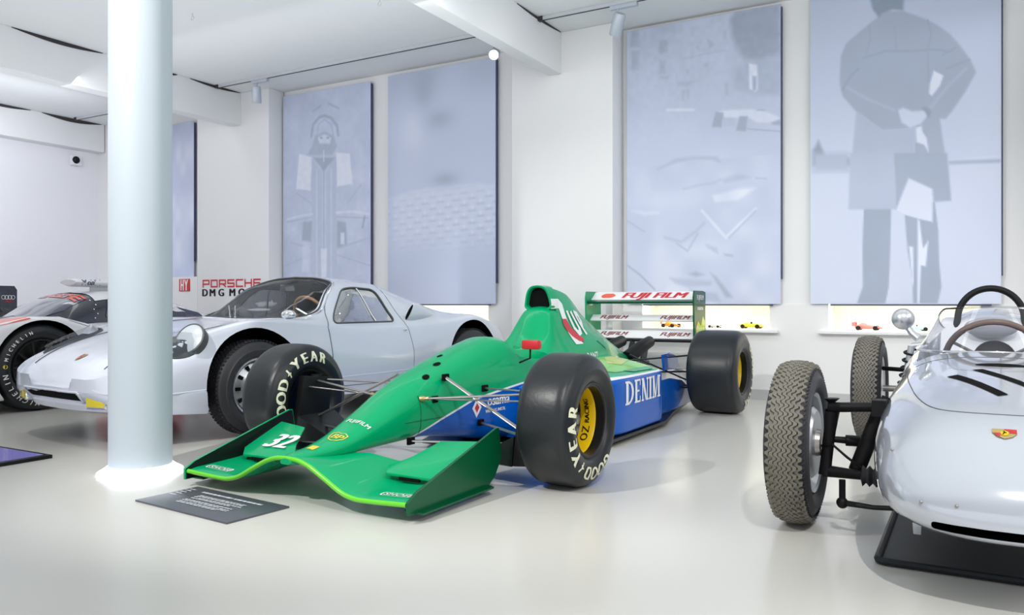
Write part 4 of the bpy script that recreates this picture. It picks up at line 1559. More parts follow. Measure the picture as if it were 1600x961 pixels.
c_, v_, n_ = on_strip(3.36, .898, 3.47, .972)
up_top = c_ + n_ * .0135
decal('lettering', merge2d(shift2d(text2d('FUJI FILM', .125, .0055, .25, sx=1.22), .09, 0), ), 'red_print', up, plane_fn(up_top, (1, 0, 0), v_))
decal('badge', poly2d(round_poly([(-.40, -.035), (-.31, -.035), (-.27, .0), (-.30, .035), (-.39, .035), (-.42, 0)], .02)), 'orange_red', up, plane_fn(up_top, (1, 0, 0), v_))
for st, (a, b_, c1, d1) in ((m1, (3.34, .712, 3.41, .764)), (m2, (3.33, .556, 3.42, .622))):
    c_, v_, n_ = on_strip(a, b_, c1, d1)
    for cx in (-.28, .30):
        V, F = text2d('FUJIFILM', .072, .0022, .3)
        decal('lettering', shift2d((V, F), cx, 0), 'maroon_print', st, plane_fn(c_ + n_ * .0135, (1, 0, 0), v_))
for s_ in (1, -1):
    E = [(3.27, .48), (3.25, .93), (3.27, .985), (3.50, .985), (3.585, .975), (3.585, .50), (3.5, .45)]
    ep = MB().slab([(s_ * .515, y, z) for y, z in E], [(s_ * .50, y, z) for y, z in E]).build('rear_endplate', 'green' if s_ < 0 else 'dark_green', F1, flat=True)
    if s_ > 0:
        fn = plane_fn((.5165, 0, 0), (0, 1, 0), (0, 0, 1))
        decal('lettering', shift2d(text2d('FUJIFILM', .062, .001, sx=.9), 3.42, .925), 'white_print', ep, fn)
        decal('lettering', shift2d(text2d('osama', .055, .001, sx=1.2), 3.42, .835), 'white_print', ep, fn)
        decal('livery_flash', poly2d([(3.30, .60), (3.56, .58), (3.56, .72), (3.50, .76), (3.44, .68), (3.36, .72), (3.30, .66)]), 'yellow_lime', ep, fn)
        decal('lettering', shift2d(text2d('CRI', .10, .003, sx=1.2), 3.43, .545), 'white_print', ep, fn)
for s_ in (-1, 1):
    MB().slab([(s_ * .06, 3.1, .32), (s_ * .06, 3.25, .32), (s_ * .06, 3.36, .56), (s_ * .06, 3.28, .56)], [(s_ * .075, 3.1, .32), (s_ * .075, 3.25, .32), (s_ * .075, 3.36, .56), (s_ * .075, 3.28, .56)]).build('wing_pylon', 'carbon', F1, flat=True)

# ================================================================== silver coupe
CP = empty('silver_coupe', (-4.84, 3.83, 0), math.radians(-5.5), label='silver vintage coupe with big round headlights and yellow fog lamps behind the white column', cat='car')
KC = [  # y, w, zb, zm, ws, zs, wi, zi, wr, zr, zc
    (-.992, .26, .345, .352, .24, .358, .17, .362, .08, .364, .364),
    (-.985, .40, .33, .345, .37, .362, .27, .368, .13, .37, .37),
    (-.968, .50, .31, .345, .46, .378, .34, .388, .15, .393, .393),
    (-.935, .575, .28, .35, .52, .41, .40, .425, .18, .43, .43),
    (-.86, .645, .235, .37, .585, .468, .45, .495, .22, .50, .50),
    (-.6, .71, .19, .40, .645, .605, .48, .615, .25, .605, .60),
    (-.3, .75, .18, .42, .675, .705, .50, .69, .27, .67, .66),
    (0, .775, .18, .44, .69, .762, .52, .74, .28, .705, .69),
    (.25, .775, .18, .44, .69, .760, .54, .755, .30, .73, .715),
    (.40, .77, .18, .44, .69, .752, .57, .76, .34, .755, .745),
    (.60, .77, .18, .44, .70, .735, .62, .79, .45, .885, .895),
    (.80, .77, .18, .44, .70, .715, .64, .80, .50, .985, 1.035),
    (.96, .77, .18, .44, .70, .705, .64, .80, .52, 1.005, 1.095),
    (1.3, .775, .18, .44, .70, .705, .635, .80, .51, .995, 1.08),
    (1.6, .78, .18, .45, .71, .715, .625, .79, .48, .93, 1.02),
    (2.0, .785, .18, .46, .72, .74, .60, .79, .43, .845, .91),
    (2.27, .785, .20, .46, .72, .77, .56, .785, .36, .795, .815),
    (2.6, .75, .26, .46, .67, .715, .50, .72, .32, .715, .71),
    (2.9, .66, .36, .46, .56, .62, .42, .63, .24, .625, .62),
    (3.04, .52, .44, .50, .44, .56, .34, .57, .18, .57, .57)]


def coupe_section(y, inset=0.0):
    w, zb, zm, ws, zs, wi, zi, wr, zr, zc = keyed(KC, y)
    ctrl = [(w * .5, zb), (w * .93, zb + .012), (w * .995, zb + .06), (w, zm), (ws + .035, (zm + zs) / 2 + .07), (ws, zs), (wi, zi), (wr, zr), (wr * .55, zc - (zc - zr) * .22), (0, zc)]
    return [(0, zb)] + [tuple(p) for p in catmull(ctrl, 4)]


secs = []
for i in range(96):
    t = (i / 95) ** 1.35
    y = -.992 + 4.032 * t
    secs.append([(x, y, z) for x, z in mirror_section(coupe_section(y))])
body = MB().loft(secs).build('body', ['silver_coupe', 'well_black', 'cabin_grey'], CP, angle=50)
skin = bvh_of(body)


def cut_mesh(mb, slot_i):
    o = mb.build('cutter', ['silver_coupe', 'well_black', 'cabin_grey'], CP)
    for p in o.data.polygons:
        p.material_index = slot_i
    return o


def cyl(y, z, r, x0, x1, n=48, sq=1.0):
    A = [(x0, y + r * math.cos(2 * PI * k / n), z + r * sq * math.sin(2 * PI * k / n)) for k in range(n)]
    return MB().slab(A, [(x1, p[1], p[2]) for p in A])


for s_ in (1, -1):
    boolean(body, cut_mesh(cyl(-.02, .335, .378, s_ * .44, s_ * 1.0), 1))
    boolean(body, cut_mesh(cyl(2.28, .345, .385, s_ * .44, s_ * 1.0), 1))
# cabin hollow
cab = []
for y, w0, z1, w1, z2, w2, zt in ((.42, .60, .66, .58, .70, .42, .712), (.62, .64, .70, .60, .80, .42, .865), (.84, .66, .70, .62, .85, .47, 1.015), (1.0, .66, .70, .62, .86, .49, 1.055), (1.3, .66, .70, .61, .86, .48, 1.045), (1.5, .64, .70, .58, .84, .44, 1.0)):
    ctrl = [(w0 * .9, .32), (w0, .36), (w0, z1), (w1 - .015, z2 - .03), (w2, zt - .05), (w2 * .5, zt - .008), (0, zt)]
    half = [(0, .32)] + [tuple(p) for p in catmull(ctrl, 3)]
    cab.append([(x, y, z) for x, z in mirror_section(half)])
boolean(body, cut_mesh(MB().loft(cab), 2))
# glazing outlines
WV = Vector((0, .83, .56)).normalized()
WN = Vector((0, -.56, .83)).normalized()
WO = Vector((0, .40, .735))
ws_poly = round_poly([(-.555, .035), (.555, .035), (.60, .20), (.455, .575), (.30, .612), (-.30, .612), (-.455, .575), (-.60, .20)], .10, 5)


def ws_fn(off):
    return caster(skin, WO + WN * .6, (1, 0, 0), WV, -WN, off)


A = [(WO + WN * .25 + Vector((1, 0, 0)) * x + WV * y)[:] for x, y in ws_poly]
B = [(WO - WN * .12 + Vector((1, 0, 0)) * x * .97 + WV * y)[:] for x, y in ws_poly]
boolean(body, cut_mesh(MB().slab(A, B), 2))
sw_poly = round_poly([(.675, .728), (.90, .985), (1.02, 1.0), (1.25, .985), (1.345, .73)], .05, 5)
for s_ in (1, -1):
    boolean(body, cut_mesh(MB().slab([(s_ * .9, y, z) for y, z in sw_poly], [(s_ * .40, y, z) for y, z in sw_poly]), 2))
rw_poly = round_poly([(-.30, .86), (.30, .86), (.27, .98), (-.27, .98)], .04, 4)
boolean(body, cut_mesh(MB().slab([(x, 2.2, z) for x, z in rw_poly], [(x, 1.4, z) for x, z in rw_poly]), 2))


def pane(name, poly, fn, mat, step, label=None):
    o = decal(name, poly2d(poly), mat, CP, fn, step)
    if label:
        o['label'] = label
    return o


pane('windshield', ws_poly, ws_fn(-.002), 'clear_glass', .05)
line_on('windshield_seal', ws_poly, .007, 'rubber_seal', CP, ws_fn(.002), True)
line_on('windshield_trim', [(x * 1.035, .32 + (y - .32) * 1.045) for x, y in ws_poly], .006, 'chrome', CP, ws_fn(.001), True)
for s_ in (1, -1):
    sf = lambda off, s_=s_: caster(skin, (s_ * 1.2, 0, 0), (0, 1, 0), (0, 0, 1), (-s_, 0, 0), off)
    pane('side_window', sw_poly, sf(-.004), 'side_glass', .04)
    line_on('window_seal', sw_poly, .007, 'rubber_seal', CP, sf(.001), True)
    line_on('window_divider', [(1.13, .735), (1.06, .99)], .008, 'chrome', CP, sf(.001))
    # door outline, rear panel seam
    line_on('door_seam', [(.60, .25), (.615, .50), (.605, .70), (.70, .86), (.86, 1.045)], .0035, 'seam', CP, sf(0))
    line_on('door_seam', [(1.45, .26), (1.47, .50), (1.44, .72), (1.33, 1.02)], .003, 'seam', CP, sf(-.001))
    line_on('door_seam', [(.60, .27), (1.0, .265), (1.45, .27)], .003, 'seam', CP, sf(-.001))
    line_on('sill_crease', [(.38, .345), (.7, .335), (1.2, .34), (1.9, .36)], .005, 'silver_coupe', CP, sf(0))
    line_on('chin_crease', [(-.72, .322), (-.6, .326), (-.40, .335)], .006, 'silver_coupe', CP, sf(0))
    # intake scoop on the rear quarter
    sc_ = []
    for y, a, bz, x in ((1.52, .022, .075, .672), (1.58, .036, .08, .668), (1.68, .034, .07, .655), (1.80, .022, .05, .64), (1.92, .004, .02, .62)):
        sc_.append([(s_ * (x + a * math.cos(k * PI / 8)), y + .05 * math.sin(k * PI / 8) * (1 if y < 1.6 else 0), .80 - .1 * (y - 1.56) + bz * math.sin(k * PI / 8)) for k in range(16)])
    sp_ = MB().loft(sc_).build('air_scoop', 'silver_coupe', CP)
    p_ = [(q[0], q[1] - .004, q[2]) for q in [(s_ * (.674 + .018 * math.cos(k * PI / 8)), 1.519 + .045 * math.sin(k * PI / 8), .802 + .064 * math.sin(k * PI / 8)) for k in range(16)]]
    MB().slab(p_, [(x, y + .01, z) for x, y, z in p_]).build('scoop_mouth', 'well_black', sp_, flat=True)
    MB().ball((s_ * .745, 1.40, .665), .012).build('door_handle', 'chrome', CP)
    # covered headlight: dark bowl, lamp, clear cover following the fender
    dh = Vector((s_ * -.42, .62, -.66)).normalized()
    uh = Vector((s_ * .83, .55, 0)).normalized()
    vh = dh.cross(uh) * (1 if s_ < 0 else -1)
    if vh.z < 0:
        vh = -vh
    ho = Vector((s_ * .57, -.46, .575))
    cover_poly = round_poly([(-.12, .055), (.035, .135), (.105, .12), (.14, .05), (.125, -.05), (.06, -.125), (-.03, -.17), (-.16, -.215), (-.20, -.12)], .05, 4)
    hf = lambda off: caster(skin, ho - dh * .5, uh, vh, dh, off)
    bowl = decal('headlight_bowl', poly2d(cover_poly), 'bowl_grey', CP, hf(.002), .03)
    line_on('bowl_trim', cover_poly, .006, 'rubber_seal', bowl, hf(.003), True)
    c0 = Vector(hf(-.01 if s_ > 0 else -.035)(.075, .03))
    ax = (-dh * .55 + Vector((0, -1, .15)) * .45).normalized()
    q = ax.to_track_quat('Z', 'Y').to_matrix()
    lb = MB().lathe([(-.05, 0), (-.05, .095), (.0, .106), (.012, .106), (.016, .097)], 32, 'Z')
    lb.v = [((q @ Vector(p)) + c0)[:] for p in lb.v]
    hl = lb.build('headlight', 'rubber_seal' if s_ > 0 else 'alloy', CP)
    lb = MB().lathe([(.012, .098), (.022, .075), (.030, .04), (.033, 0)], 32, 'Z')
    lb.v = [((q @ Vector(p)) + c0)[:] for p in lb.v]
    lb.build('lens', 'lens', hl)
    decal('headlight_cover', poly2d(cover_poly), 'lamp_cover', CP, hf(.036), .03)
    # fog lamp and indicator
    fg = MB().slab([(s_ * .385, -.965, .245), (s_ * .54, -.93, .25), (s_ * .54, -.925, .345), (s_ * .385, -.965, .35)], [(s_ * .385, -.90, .245), (s_ * .54, -.87, .25), (s_ * .54, -.87, .345), (s_ * .385, -.90, .35)]).build('fog_lamp_housing', 'chrome', CP, bevel=.012)
    MB().slab([(s_ * .40, -.972, .258), (s_ * .53, -.94, .26), (s_ * .53, -.935, .335), (s_ * .40, -.972, .338)], [(s_ * .40, -.95, .258), (s_ * .53, -.92, .26), (s_ * .53, -.915, .335), (s_ * .40, -.95, .338)]).build('lens', 'fog_yellow', fg, bevel=.01)
    MB().ball((s_ * .60, -.88, .365), .03, sc=(.9, .8, .6)).build('indicator', 'amber', CP)
    # wheels
    for y, R in ((0, .315), (2.3, .325)):
        half, prof = full_tyre(R, .175, .20, .7)
        t = MB().lathe([(s_ * .66 + a, r) for a, r in prof], 64, 'X', (0, y, R)).build('wheel', 'old_rubber', CP, angle=60)
        h = .0875
        L = lambda l: [(s_ * (.66 + a), r) for a, r in l]
        rb_ = MB().lathe(L([(h - .03, .20), (h - .018, .196), (h - .022, .185), (h - .045, .178), (h - .055, .165)]), 48, 'X', (0, y, R), 0)
        rb_.lathe(L([(h - .05, .165), (h - .03, .13), (h - .018, .09), (h - .03, .06), (h - .012, .05), (h - .008, 0)]), 48, 'X', (0, y, R), 0)
        for k in range(12):
            a = 2 * PI * k / 12
            rb_.box((s_ * (.66 + h - .036), y + .148 * math.cos(a), R + .148 * math.sin(a)), (.012, .034, .022), 1, Matrix.Rotation(a, 3, 'X'))
        rb_.lathe([(s_ * (.66 - .05), .20), (s_ * (.66 - .06), 0)], 32, 'X', (0, y, R), 1)
        rb_.build('rim', ['alloy', 'well_black'], t, weld=False)
        n_ = 72
        b = MB()
        for k in range(n_):
            for j, xx in enumerate((-.056, -.036, -.012, .012, .036, .056)):
                a = 2 * PI * (k + .5 * (j % 2)) / n_
                b.box((s_ * .66 + xx, y + (R - .0005) * math.cos(a), R + (R - .0005) * math.sin(a)), (.018, .005, .016), 0, Matrix.Rotation(a, 3, 'X'))
        tr = b.build('tread_blocks', 'old_rubber', t, weld=False, flat=True)
        tr['kind'] = 'stuff'
# nose: grille slot, bumper lip, crest
gp = round_poly([(-.33, .285), (.33, .285), (.35, .345), (-.35, .345)], .02, 3)
gf = caster(skin, (0, -1.6, 0), (1, 0, 0), (0, 0, 1), (0, 1, 0), .004)
gr = decal('grille', poly2d(gp), 'well_black', CP, gf, .05)
line_on('grille_trim', gp, .008, 'silver_coupe', gr, gf, True)
chin = []
for i in range(25):
    a = -1 + 2 * i / 24
    x = .66 * a
    y = -.955 + .16 * abs(a) ** 2.6
    chin.append([(x, y, .285), (x, y - .012, .262), (x * .99, y + .01, .225), (x * .97, y + .08, .205), (x * .97, y + .10, .235), (x, y + .06, .285)])
MB().loft(chin).build('front_valance', 'silver_coupe', CP)
for s_ in (1, -1):
    MB().slab([(s_ * .66, -.80, .315), (s_ * .765, -.40, .335), (s_ * .755, -.385, .18), (s_ * .66, -.78, .205)], [(s_ * .60, -.78, .315), (s_ * .70, -.40, .335), (s_ * .69, -.385, .18), (s_ * .60, -.76, .205)]).build('lower_side_panel', 'silver_coupe', CP, bevel=.02)
tf = caster(skin, (0, 0, 1.5), (1, 0, 0), (0, 1, 0), (0, 0, -1), .003)
cr_ = [(-.028, .035), (.028, .035), (.028, 0), (.018, -.025), (0, -.04), (-.018, -.025), (-.028, 0)]
decal('crest', shift2d(poly2d(cr_), 0, -.80), 'crest_gold', CP, tf, .02)
tf2 = caster(skin, (0, 0, 1.5), (1, 0, 0), (0, 1, 0), (0, 0, -1), .0045)
decal('crest', merge2d(shift2d(poly2d([(-.024, .0), (0, .0), (0, .031), (-.024, .031)]), 0, -.80), shift2d(poly2d([(0, -.034), (.016, -.022), (.024, 0), (0, 0)]), 0, -.80)), 'red_print', CP, tf2, .02)
line_on('hood_seam', [(-.44, -.88), (-.46, -.3), (-.48, .32)], .0025, 'seam', CP, tf)
line_on('hood_seam', [(.44, -.88), (.46, -.3), (.48, .32)], .0025, 'seam', CP, tf)
# interior: dash, wheel, seats; mirror, wipers
MB().slab([(-.58, .46, .60), (.58, .46, .60), (.58, .70, .60), (-.58, .70, .60)], [(-.56, .46, .705), (.56, .46, .705), (.56, .66, .735), (-.56, .66, .735)]).build('dashboard', 'cabin_grey', CP, bevel=.02)
stw = MB()
M = Matrix.Rotation(math.radians(-62), 3, 'X')
pts = [(M @ Vector((.185 * math.cos(2 * PI * k / 40), .185 * math.sin(2 * PI * k / 40), 0))) + Vector((.33, .80, .76)) for k in range(40)]
st_ = MB().tube(pts, .013, 10, closed=True).build('steering_wheel', 'wood', CP)
sp = MB()
for a in (PI / 2, PI / 2 + 2.1, PI / 2 - 2.1):
    sp.tube([Vector((.33, .80, .76)), (M @ Vector((.18 * math.cos(a), .18 * math.sin(a), 0))) + Vector((.33, .80, .76))], .009, 6)
sp.tube([(.33, .80, .76), (.33, .66, .70)], .02, 8)
sp.build('spokes', 'alloy', st_, weld=False)
for s_ in (1, -1):
    MB().slab([(s_ * .08, 1.22, .36), (s_ * .54, 1.22, .36), (s_ * .50, 1.42, .76), (s_ * .12, 1.42, .76)], [(s_ * .08, 1.34, .36), (s_ * .54, 1.34, .36), (s_ * .50, 1.49, .76), (s_ * .12, 1.49, .76)]).build('seat_back', 'seat_dark', CP, bevel=.03)
    MB().box((s_ * .31, 1.02, .40), (.44, .46, .12)).build('seat_cushion', 'seat_dark', CP, bevel=.03)
MB().box((0, .82, 1.0), (.17, .012, .055)).build('rear_view_mirror', 'chrome', CP, bevel=.004)
em = MB().ball((.60, .35, .795), .055, sc=(1.05, .9, .62), n=24).tube([(.60, .36, .77), (.585, .37, .745)], .010, 8).build('door_mirror', 'chrome', CP, weld=False)
for x0, x1 in ((-.16, -.34), (-.10, -.26)):
    P = [ws_fn(.02)(x0 + (x1 - x0) * k / 8, .02 + .15 * k / 8) for k in range(9)]
    P = [p for p in P if p]
    if len(P) > 2:
        MB().tube(P, [.006] * 4 + [.004] * (len(P) - 4), 6).build('wiper', 'chrome', CP, weld=False)

# ================================================================== silver single seater
SS = empty('vintage_single_seater', (.08, 3.345, 0), label='silver vintage open-wheel single seater with exposed black suspension at the right edge', cat='race car')
K7 = [  # y, w, zb, zt, zm_frac, n_top, n_bot
    (-.805, .05, .235, .285, .5, 2.0, 2.0), (-.795, .13, .222, .315, .5, 2.0, 2.2), (-.765, .215, .207, .360, .48, 2.1, 2.3), (-.70, .285, .190, .415, .47, 2.2, 2.5), (-.55, .345, .172, .488, .47, 2.4, 2.7), (-.25, .382, .155, .572, .50, 2.5, 2.9),
    (0, .388, .15, .612, .52, 2.5, 3.0), (.35, .384, .15, .645, .54, 2.5, 3.0), (.62, .378, .15, .662, .56, 2.6, 3.0), (.80, .378, .15, .672, .58, 2.8, 3.0), (1.2, .385, .15, .685, .60, 3.0, 3.0), (1.60, .385, .15, .70, .60, 2.8, 3.0),
    (1.75, .38, .155, .82, .50, 2.0, 3.0), (1.95, .37, .16, .845, .48, 1.9, 2.8), (2.3, .33, .18, .76, .48, 2.0, 2.6), (2.7, .24, .23, .62, .5, 2.0, 2.3), (2.98, .12, .29, .48, .5, 2.0, 2.0), (3.05, .05, .33, .42, .5, 2, 2)]
secs = []
for i in range(110):
    t = i / 109
    y = -.805 + 3.855 * (t ** 1.25)
    w, zb, zt, zf, nt, nb = keyed(K7, y)
    half = superellipse(w, zb, zt, zb + zf * (zt - zb), nt, nb, 34)
    op = np.clip((y - .70) / .10, 0, 1) * np.clip((1.72 - y) / .04, 0, 1)
    if op > 0:
        wc = .30
        half = [(x, z - op * np.clip((wc - x) / .02, 0, 1) * max(0, z - .27)) if z > zb + .55 * (zt - zb) else (x, z) for x, z in half]
    secs.append([(x, y, z) for x, z in mirror_section(half)])
b7 = MB().loft(secs).build('body', ['silver_single', 'well_black'], SS, angle=50)
sk7 = bvh_of(b7)
# nose intake slot cut into the nose
A = []
slot_poly = round_poly([(-.185, .226), (.185, .226), (.185, .252), (-.185, .252)], .012, 4)
ct = MB().slab([(x, -.95, z) for x, z in slot_poly], [(x, -.45, z) for x, z in slot_poly]).build('cutter', ['silver_single', 'well_black'], SS)
for p in ct.data.polygons:
    p.material_index = 1
boolean(b7, ct)
up7 = caster(sk7, (0, 0, 1.5), (1, 0, 0), (0, 1, 0), (0, 0, -1), .002)
for pg in ([(-.165, .0), (-.13, .02), (.02, -.255), (-.01, -.275)], [(-.085, .11), (-.05, .125), (.135, -.195), (.11, -.215)]):
    decal('dark_hood_patch', poly2d(pg), 'well_black', SS, up7, .03)  # flat dark slanted patches laid on the hood
sl = [(-.075, .30), (-.04, .275), (.0, .285), (.05, .275), (.10, .30), (.06, .325), (0, .315), (-.04, .33)]
decal('cowl_inlet', poly2d(ellipse(.01, .235, .085, .035, 20)), 'well_black', SS, up7, .03)
up7b = caster(sk7, (0, 0, 1.5), (1, 0, 0), (0, 1, 0), (0, 0, -1), 0)
line_on('hatch_seam', [tuple(p) for p in catmull([(-.325, .52), (-.31, .25), (-.285, 0), (-.25, -.22), (-.20, -.36), (-.12, -.42), (0, -.435), (.12, -.42), (.20, -.36), (.25, -.22), (.285, 0), (.31, .25), (.325, .52)], 5)], .002, 'seam', SS, up7b)
line_on('cowl_seam', [tuple(p) for p in catmull([(-.30, .53), (-.15, .47), (0, .455), (.15, .47), (.30, .53)], 5)], .0018, 'seam', SS, up7b)
dc = Vector((0, .62, -.78)).normalized()
vc = Vector((0, .78, .62)).normalized()
cc = caster(sk7, Vector((0, -.555, .475)) - dc * .4, (1, 0, 0), vc, dc, .003)
cc2 = caster(sk7, Vector((0, -.555, .475)) - dc * .4, (1, 0, 0), vc, dc, .0045)
cc3 = caster(sk7, Vector((0, -.555, .475)) - dc * .4, (1, 0, 0), vc, dc, .006)
cr_ = [(-.032, .026), (.032, .026), (.032, .004), (.020, -.018), (0, -.03), (-.020, -.018), (-.032, .004)]
decal('crest', poly2d(cr_), 'crest_gold', SS, cc, .02)
decal('crest', merge2d(poly2d([(.011, .002), (.031, .002), (.031, .024), (.0, .024), (.0, .016), (.011, .014)]), poly2d([(-.028, .0), (-.011, .0), (-.011, -.02), (-.02, -.016)]), poly2d([(.011, .010), (.03, .010), (.03, .014), (.011, .014)])), 'red_print', SS, cc2, .02)
decal('crest', poly2d(ellipse(0, .0, .011, .014, 14)), 'oz_yellow', SS, cc2, .02)
decal('crest', strokes([[(-.004, -.008), (.0, .004), (.004, .0)], [(0, .004), (-.003, .008)]], .003), 'matt_black', SS, cc3)
for x, z in ((-.21, .30), (-.12, .305), (-.30, .41), (.21, .30), (.12, .305), (.30, .41)):
    f = caster(sk7, (0, -1.5, 0), (1, 0, 0), (0, 0, 1), (0, 1, 0), .002)(x, z)
    if f:
        MB().ball(f, .005, n=10, k=6).build('rivet', 'steel', SS)
for s_ in (-1, 1):
    MB().slab([(s_ * .262, -.34, .19), (s_ * .228, -.34, .19), (s_ * .232, -.34, .095), (s_ * .256, -.34, .095)], [(s_ * .262, -.325, .19), (s_ * .228, -.325, .19), (s_ * .232, -.325, .095), (s_ * .256, -.325, .095)]).build('jacking_tab', 'silver_single', SS, bevel=.003)
# cockpit
MB().slab([(-.25, 1.42, .28), (.25, 1.42, .28), (.24, 1.70, .78), (-.24, 1.70, .78)], [(-.25, 1.5, .28), (.25, 1.5, .28), (.24, 1.77, .80), (-.24, 1.77, .80)]).build('seat_back', 'white_body', SS, bevel=.03)
MB().box((0, 1.1, .29), (.46, .75, .04)).build('cockpit_floor', 'seat_grey', SS)
MB().ball((0, 1.61, .745), 1, n=28, k=14, sc=(.125, .05, .055)).build('headrest', 'seat_grey', SS)
MB().tube([(.155 * math.cos(a) if abs(math.cos(a)) > 1e-6 else 0, 1.70 + .02 * math.sin(a), .79 + .165 * math.sin(a)) for a in np.linspace(PI, 0, 25)], .0175, 12).tube([(-.155, 1.70, .79), (-.19, 1.68, .60), (-.20, 1.66, .40)], .0175, 12).tube([(.155, 1.70, .79), (.19, 1.68, .60), (.20, 1.66, .40)], .0175, 12).build('roll_hoop', 'matt_black', SS, weld=False)
M = Matrix.Rotation(math.radians(-72), 3, 'X')
swc = Vector((0, .86, .605))
pts = [(M @ Vector((.195 * math.cos(2 * PI * k / 44), .195 * math.sin(2 * PI * k / 44), 0))) + swc for k in range(44)]
sw_ = MB().tube(pts, .014, 10, closed=True).build('steering_wheel', 'wood_dark', SS)
sp = MB()
for a in (PI / 2, PI / 2 + 2.1, PI / 2 - 2.1):
    sp.tube([swc, (M @ Vector((.19 * math.cos(a), .19 * math.sin(a), 0))) + swc], .008, 6)
sp.tube([swc, swc + Vector((0, -.2, -.06))], .018, 8)
sp.build('spokes', 'steel', sw_, weld=False)
bo = MB()
bo.lathe([(-.01, .085), (.012, .085), (.02, .07), (.024, 0)], 28, 'Y', (0, .76, .625))
bo.build('rev_counter', 'steel', SS)
# wraparound windscreen
rows = 9
wsec = []
for i in range(45):
    a = math.radians(-118 + 236 * i / 44)
    sa, ca = math.sin(a), math.cos(a)
    bx, by = .325 * (abs(sa) ** .75) * (1 if sa > 0 else -1), .66 + .50 * (1 - ca)
    tx, ty = .232 * (abs(sa) ** .8) * (1 if sa > 0 else -1), .90 + .34 * (1 - ca)
    w, zb, zt, zf, nt, nb = keyed(K7, by)
    zt_ = .662 - .012 * abs(sa)
    hh = .195 - .10 * np.clip((abs(math.degrees(a)) - 55) / 60, 0, 1) ** 1.2
    wsec.append([(bx + (tx - bx) * t ** .85, by + (ty - by) * t, zt_ + hh * t) for t in np.linspace(0, 1, rows)])
ws7 = MB().loft(wsec, closed=False).build('windscreen', 'perspex', SS)
MB().tube([q[0] for q in wsec], .006, 8).build('screen_seal', 'chrome', ws7)
MB().tube([q[-1] for q in wsec], .004, 8).build('screen_edge', 'perspex', ws7)
MB().ball((-.385, 1.10, .795), .054, n=28, k=16).tube([(-.375, 1.10, .77), (-.345, 1.09, .725), (-.315, 1.08, .70)], [.012, .016, .02], 10).build('ball_mirror', 'alloy', SS, weld=False)


# wheels with zigzag tread
def vintage_wheel(parent, x, y, R, W, side):
    rb = R * .62
    half, prof = full_tyre(R - .006, W, rb, .9)
    t = MB().lathe([(x + a, r) for a, r in prof], 80, 'X', (0, y, R)).build('wheel', 'old_rubber', parent, angle=60)
    b = MB()
    n = 240
    Rt = R - .0035
    tw = W * .74
    ribs = 7
    for j in range(ribs):
        cx = -tw / 2 + tw * (j + .5) / ribs
        rw_ = tw / ribs * .385
        drop = .019 * (abs(cx) / (tw / 2)) ** 2.3
        V, F = [], []
        for k in range(n):
            a = 2 * PI * k / n
            ph = (k % 4)
            dx = (-.0065, -.0065, .0065, .0065)[ph]
            for e, r in ((-1, Rt - drop - .012), (-1, Rt - drop + .0035), (1, Rt - drop + .0035), (1, Rt - drop - .012)):
                V.append((x + cx + dx + e * rw_, y + r * math.cos(a), R + r * math.sin(a)))
        for k in range(n):
            p0, p1 = k * 4, ((k + 1) % n) * 4
            for q in range(3):
                F.append((p0 + q, p0 + q + 1, p1 + q + 1, p1 + q))
        b.add(V, F)
    for k in range(100):
        a = 2 * PI * k / 100
        for e in (-1, 1):
            b.box((x + e * (tw / 2 + .005), y + (R - .0335) * math.cos(a), R + (R - .0335) * math.sin(a)), (.015, .006, .004), 1, Matrix.Rotation(a, 3, 'X') @ Matrix.Rotation(e * .7, 3, 'Y'))
    tr = b.build('tread_ribs', ['tread', 'old_rubber'], t, weld=False, flat=True)
    tr['kind'] = 'stuff'
    s = side
    h = W / 2
    L = lambda l: [(x + s * a, r) for a, r in l]
    rm = MB()
    rm.lathe(L([(h - .030, rb), (h - .016, rb - .004), (h - .022, rb - .018), (h - .05, rb - .024), (-h + .05, rb - .024), (-h + .022, rb - .018), (-h + .016, rb - .004), (-h + .03, rb)]), 56, 'X', (0, y, R))
    rm.lathe(L([(.01, rb - .025), (.03, .13), (.04, .07), (.055, .05), (.055, 0)]), 40, 'X', (0, y, R))
    rm.build('rim', 'alloy', t, weld=False)
    MB().lathe(L([(-.07, 0), (-.07, .125), (-.055, .14), (.0, .14), (.0, 0)]), 40, 'X', (0, y, R)).build('brake_drum', 'alloy', t)
    return t


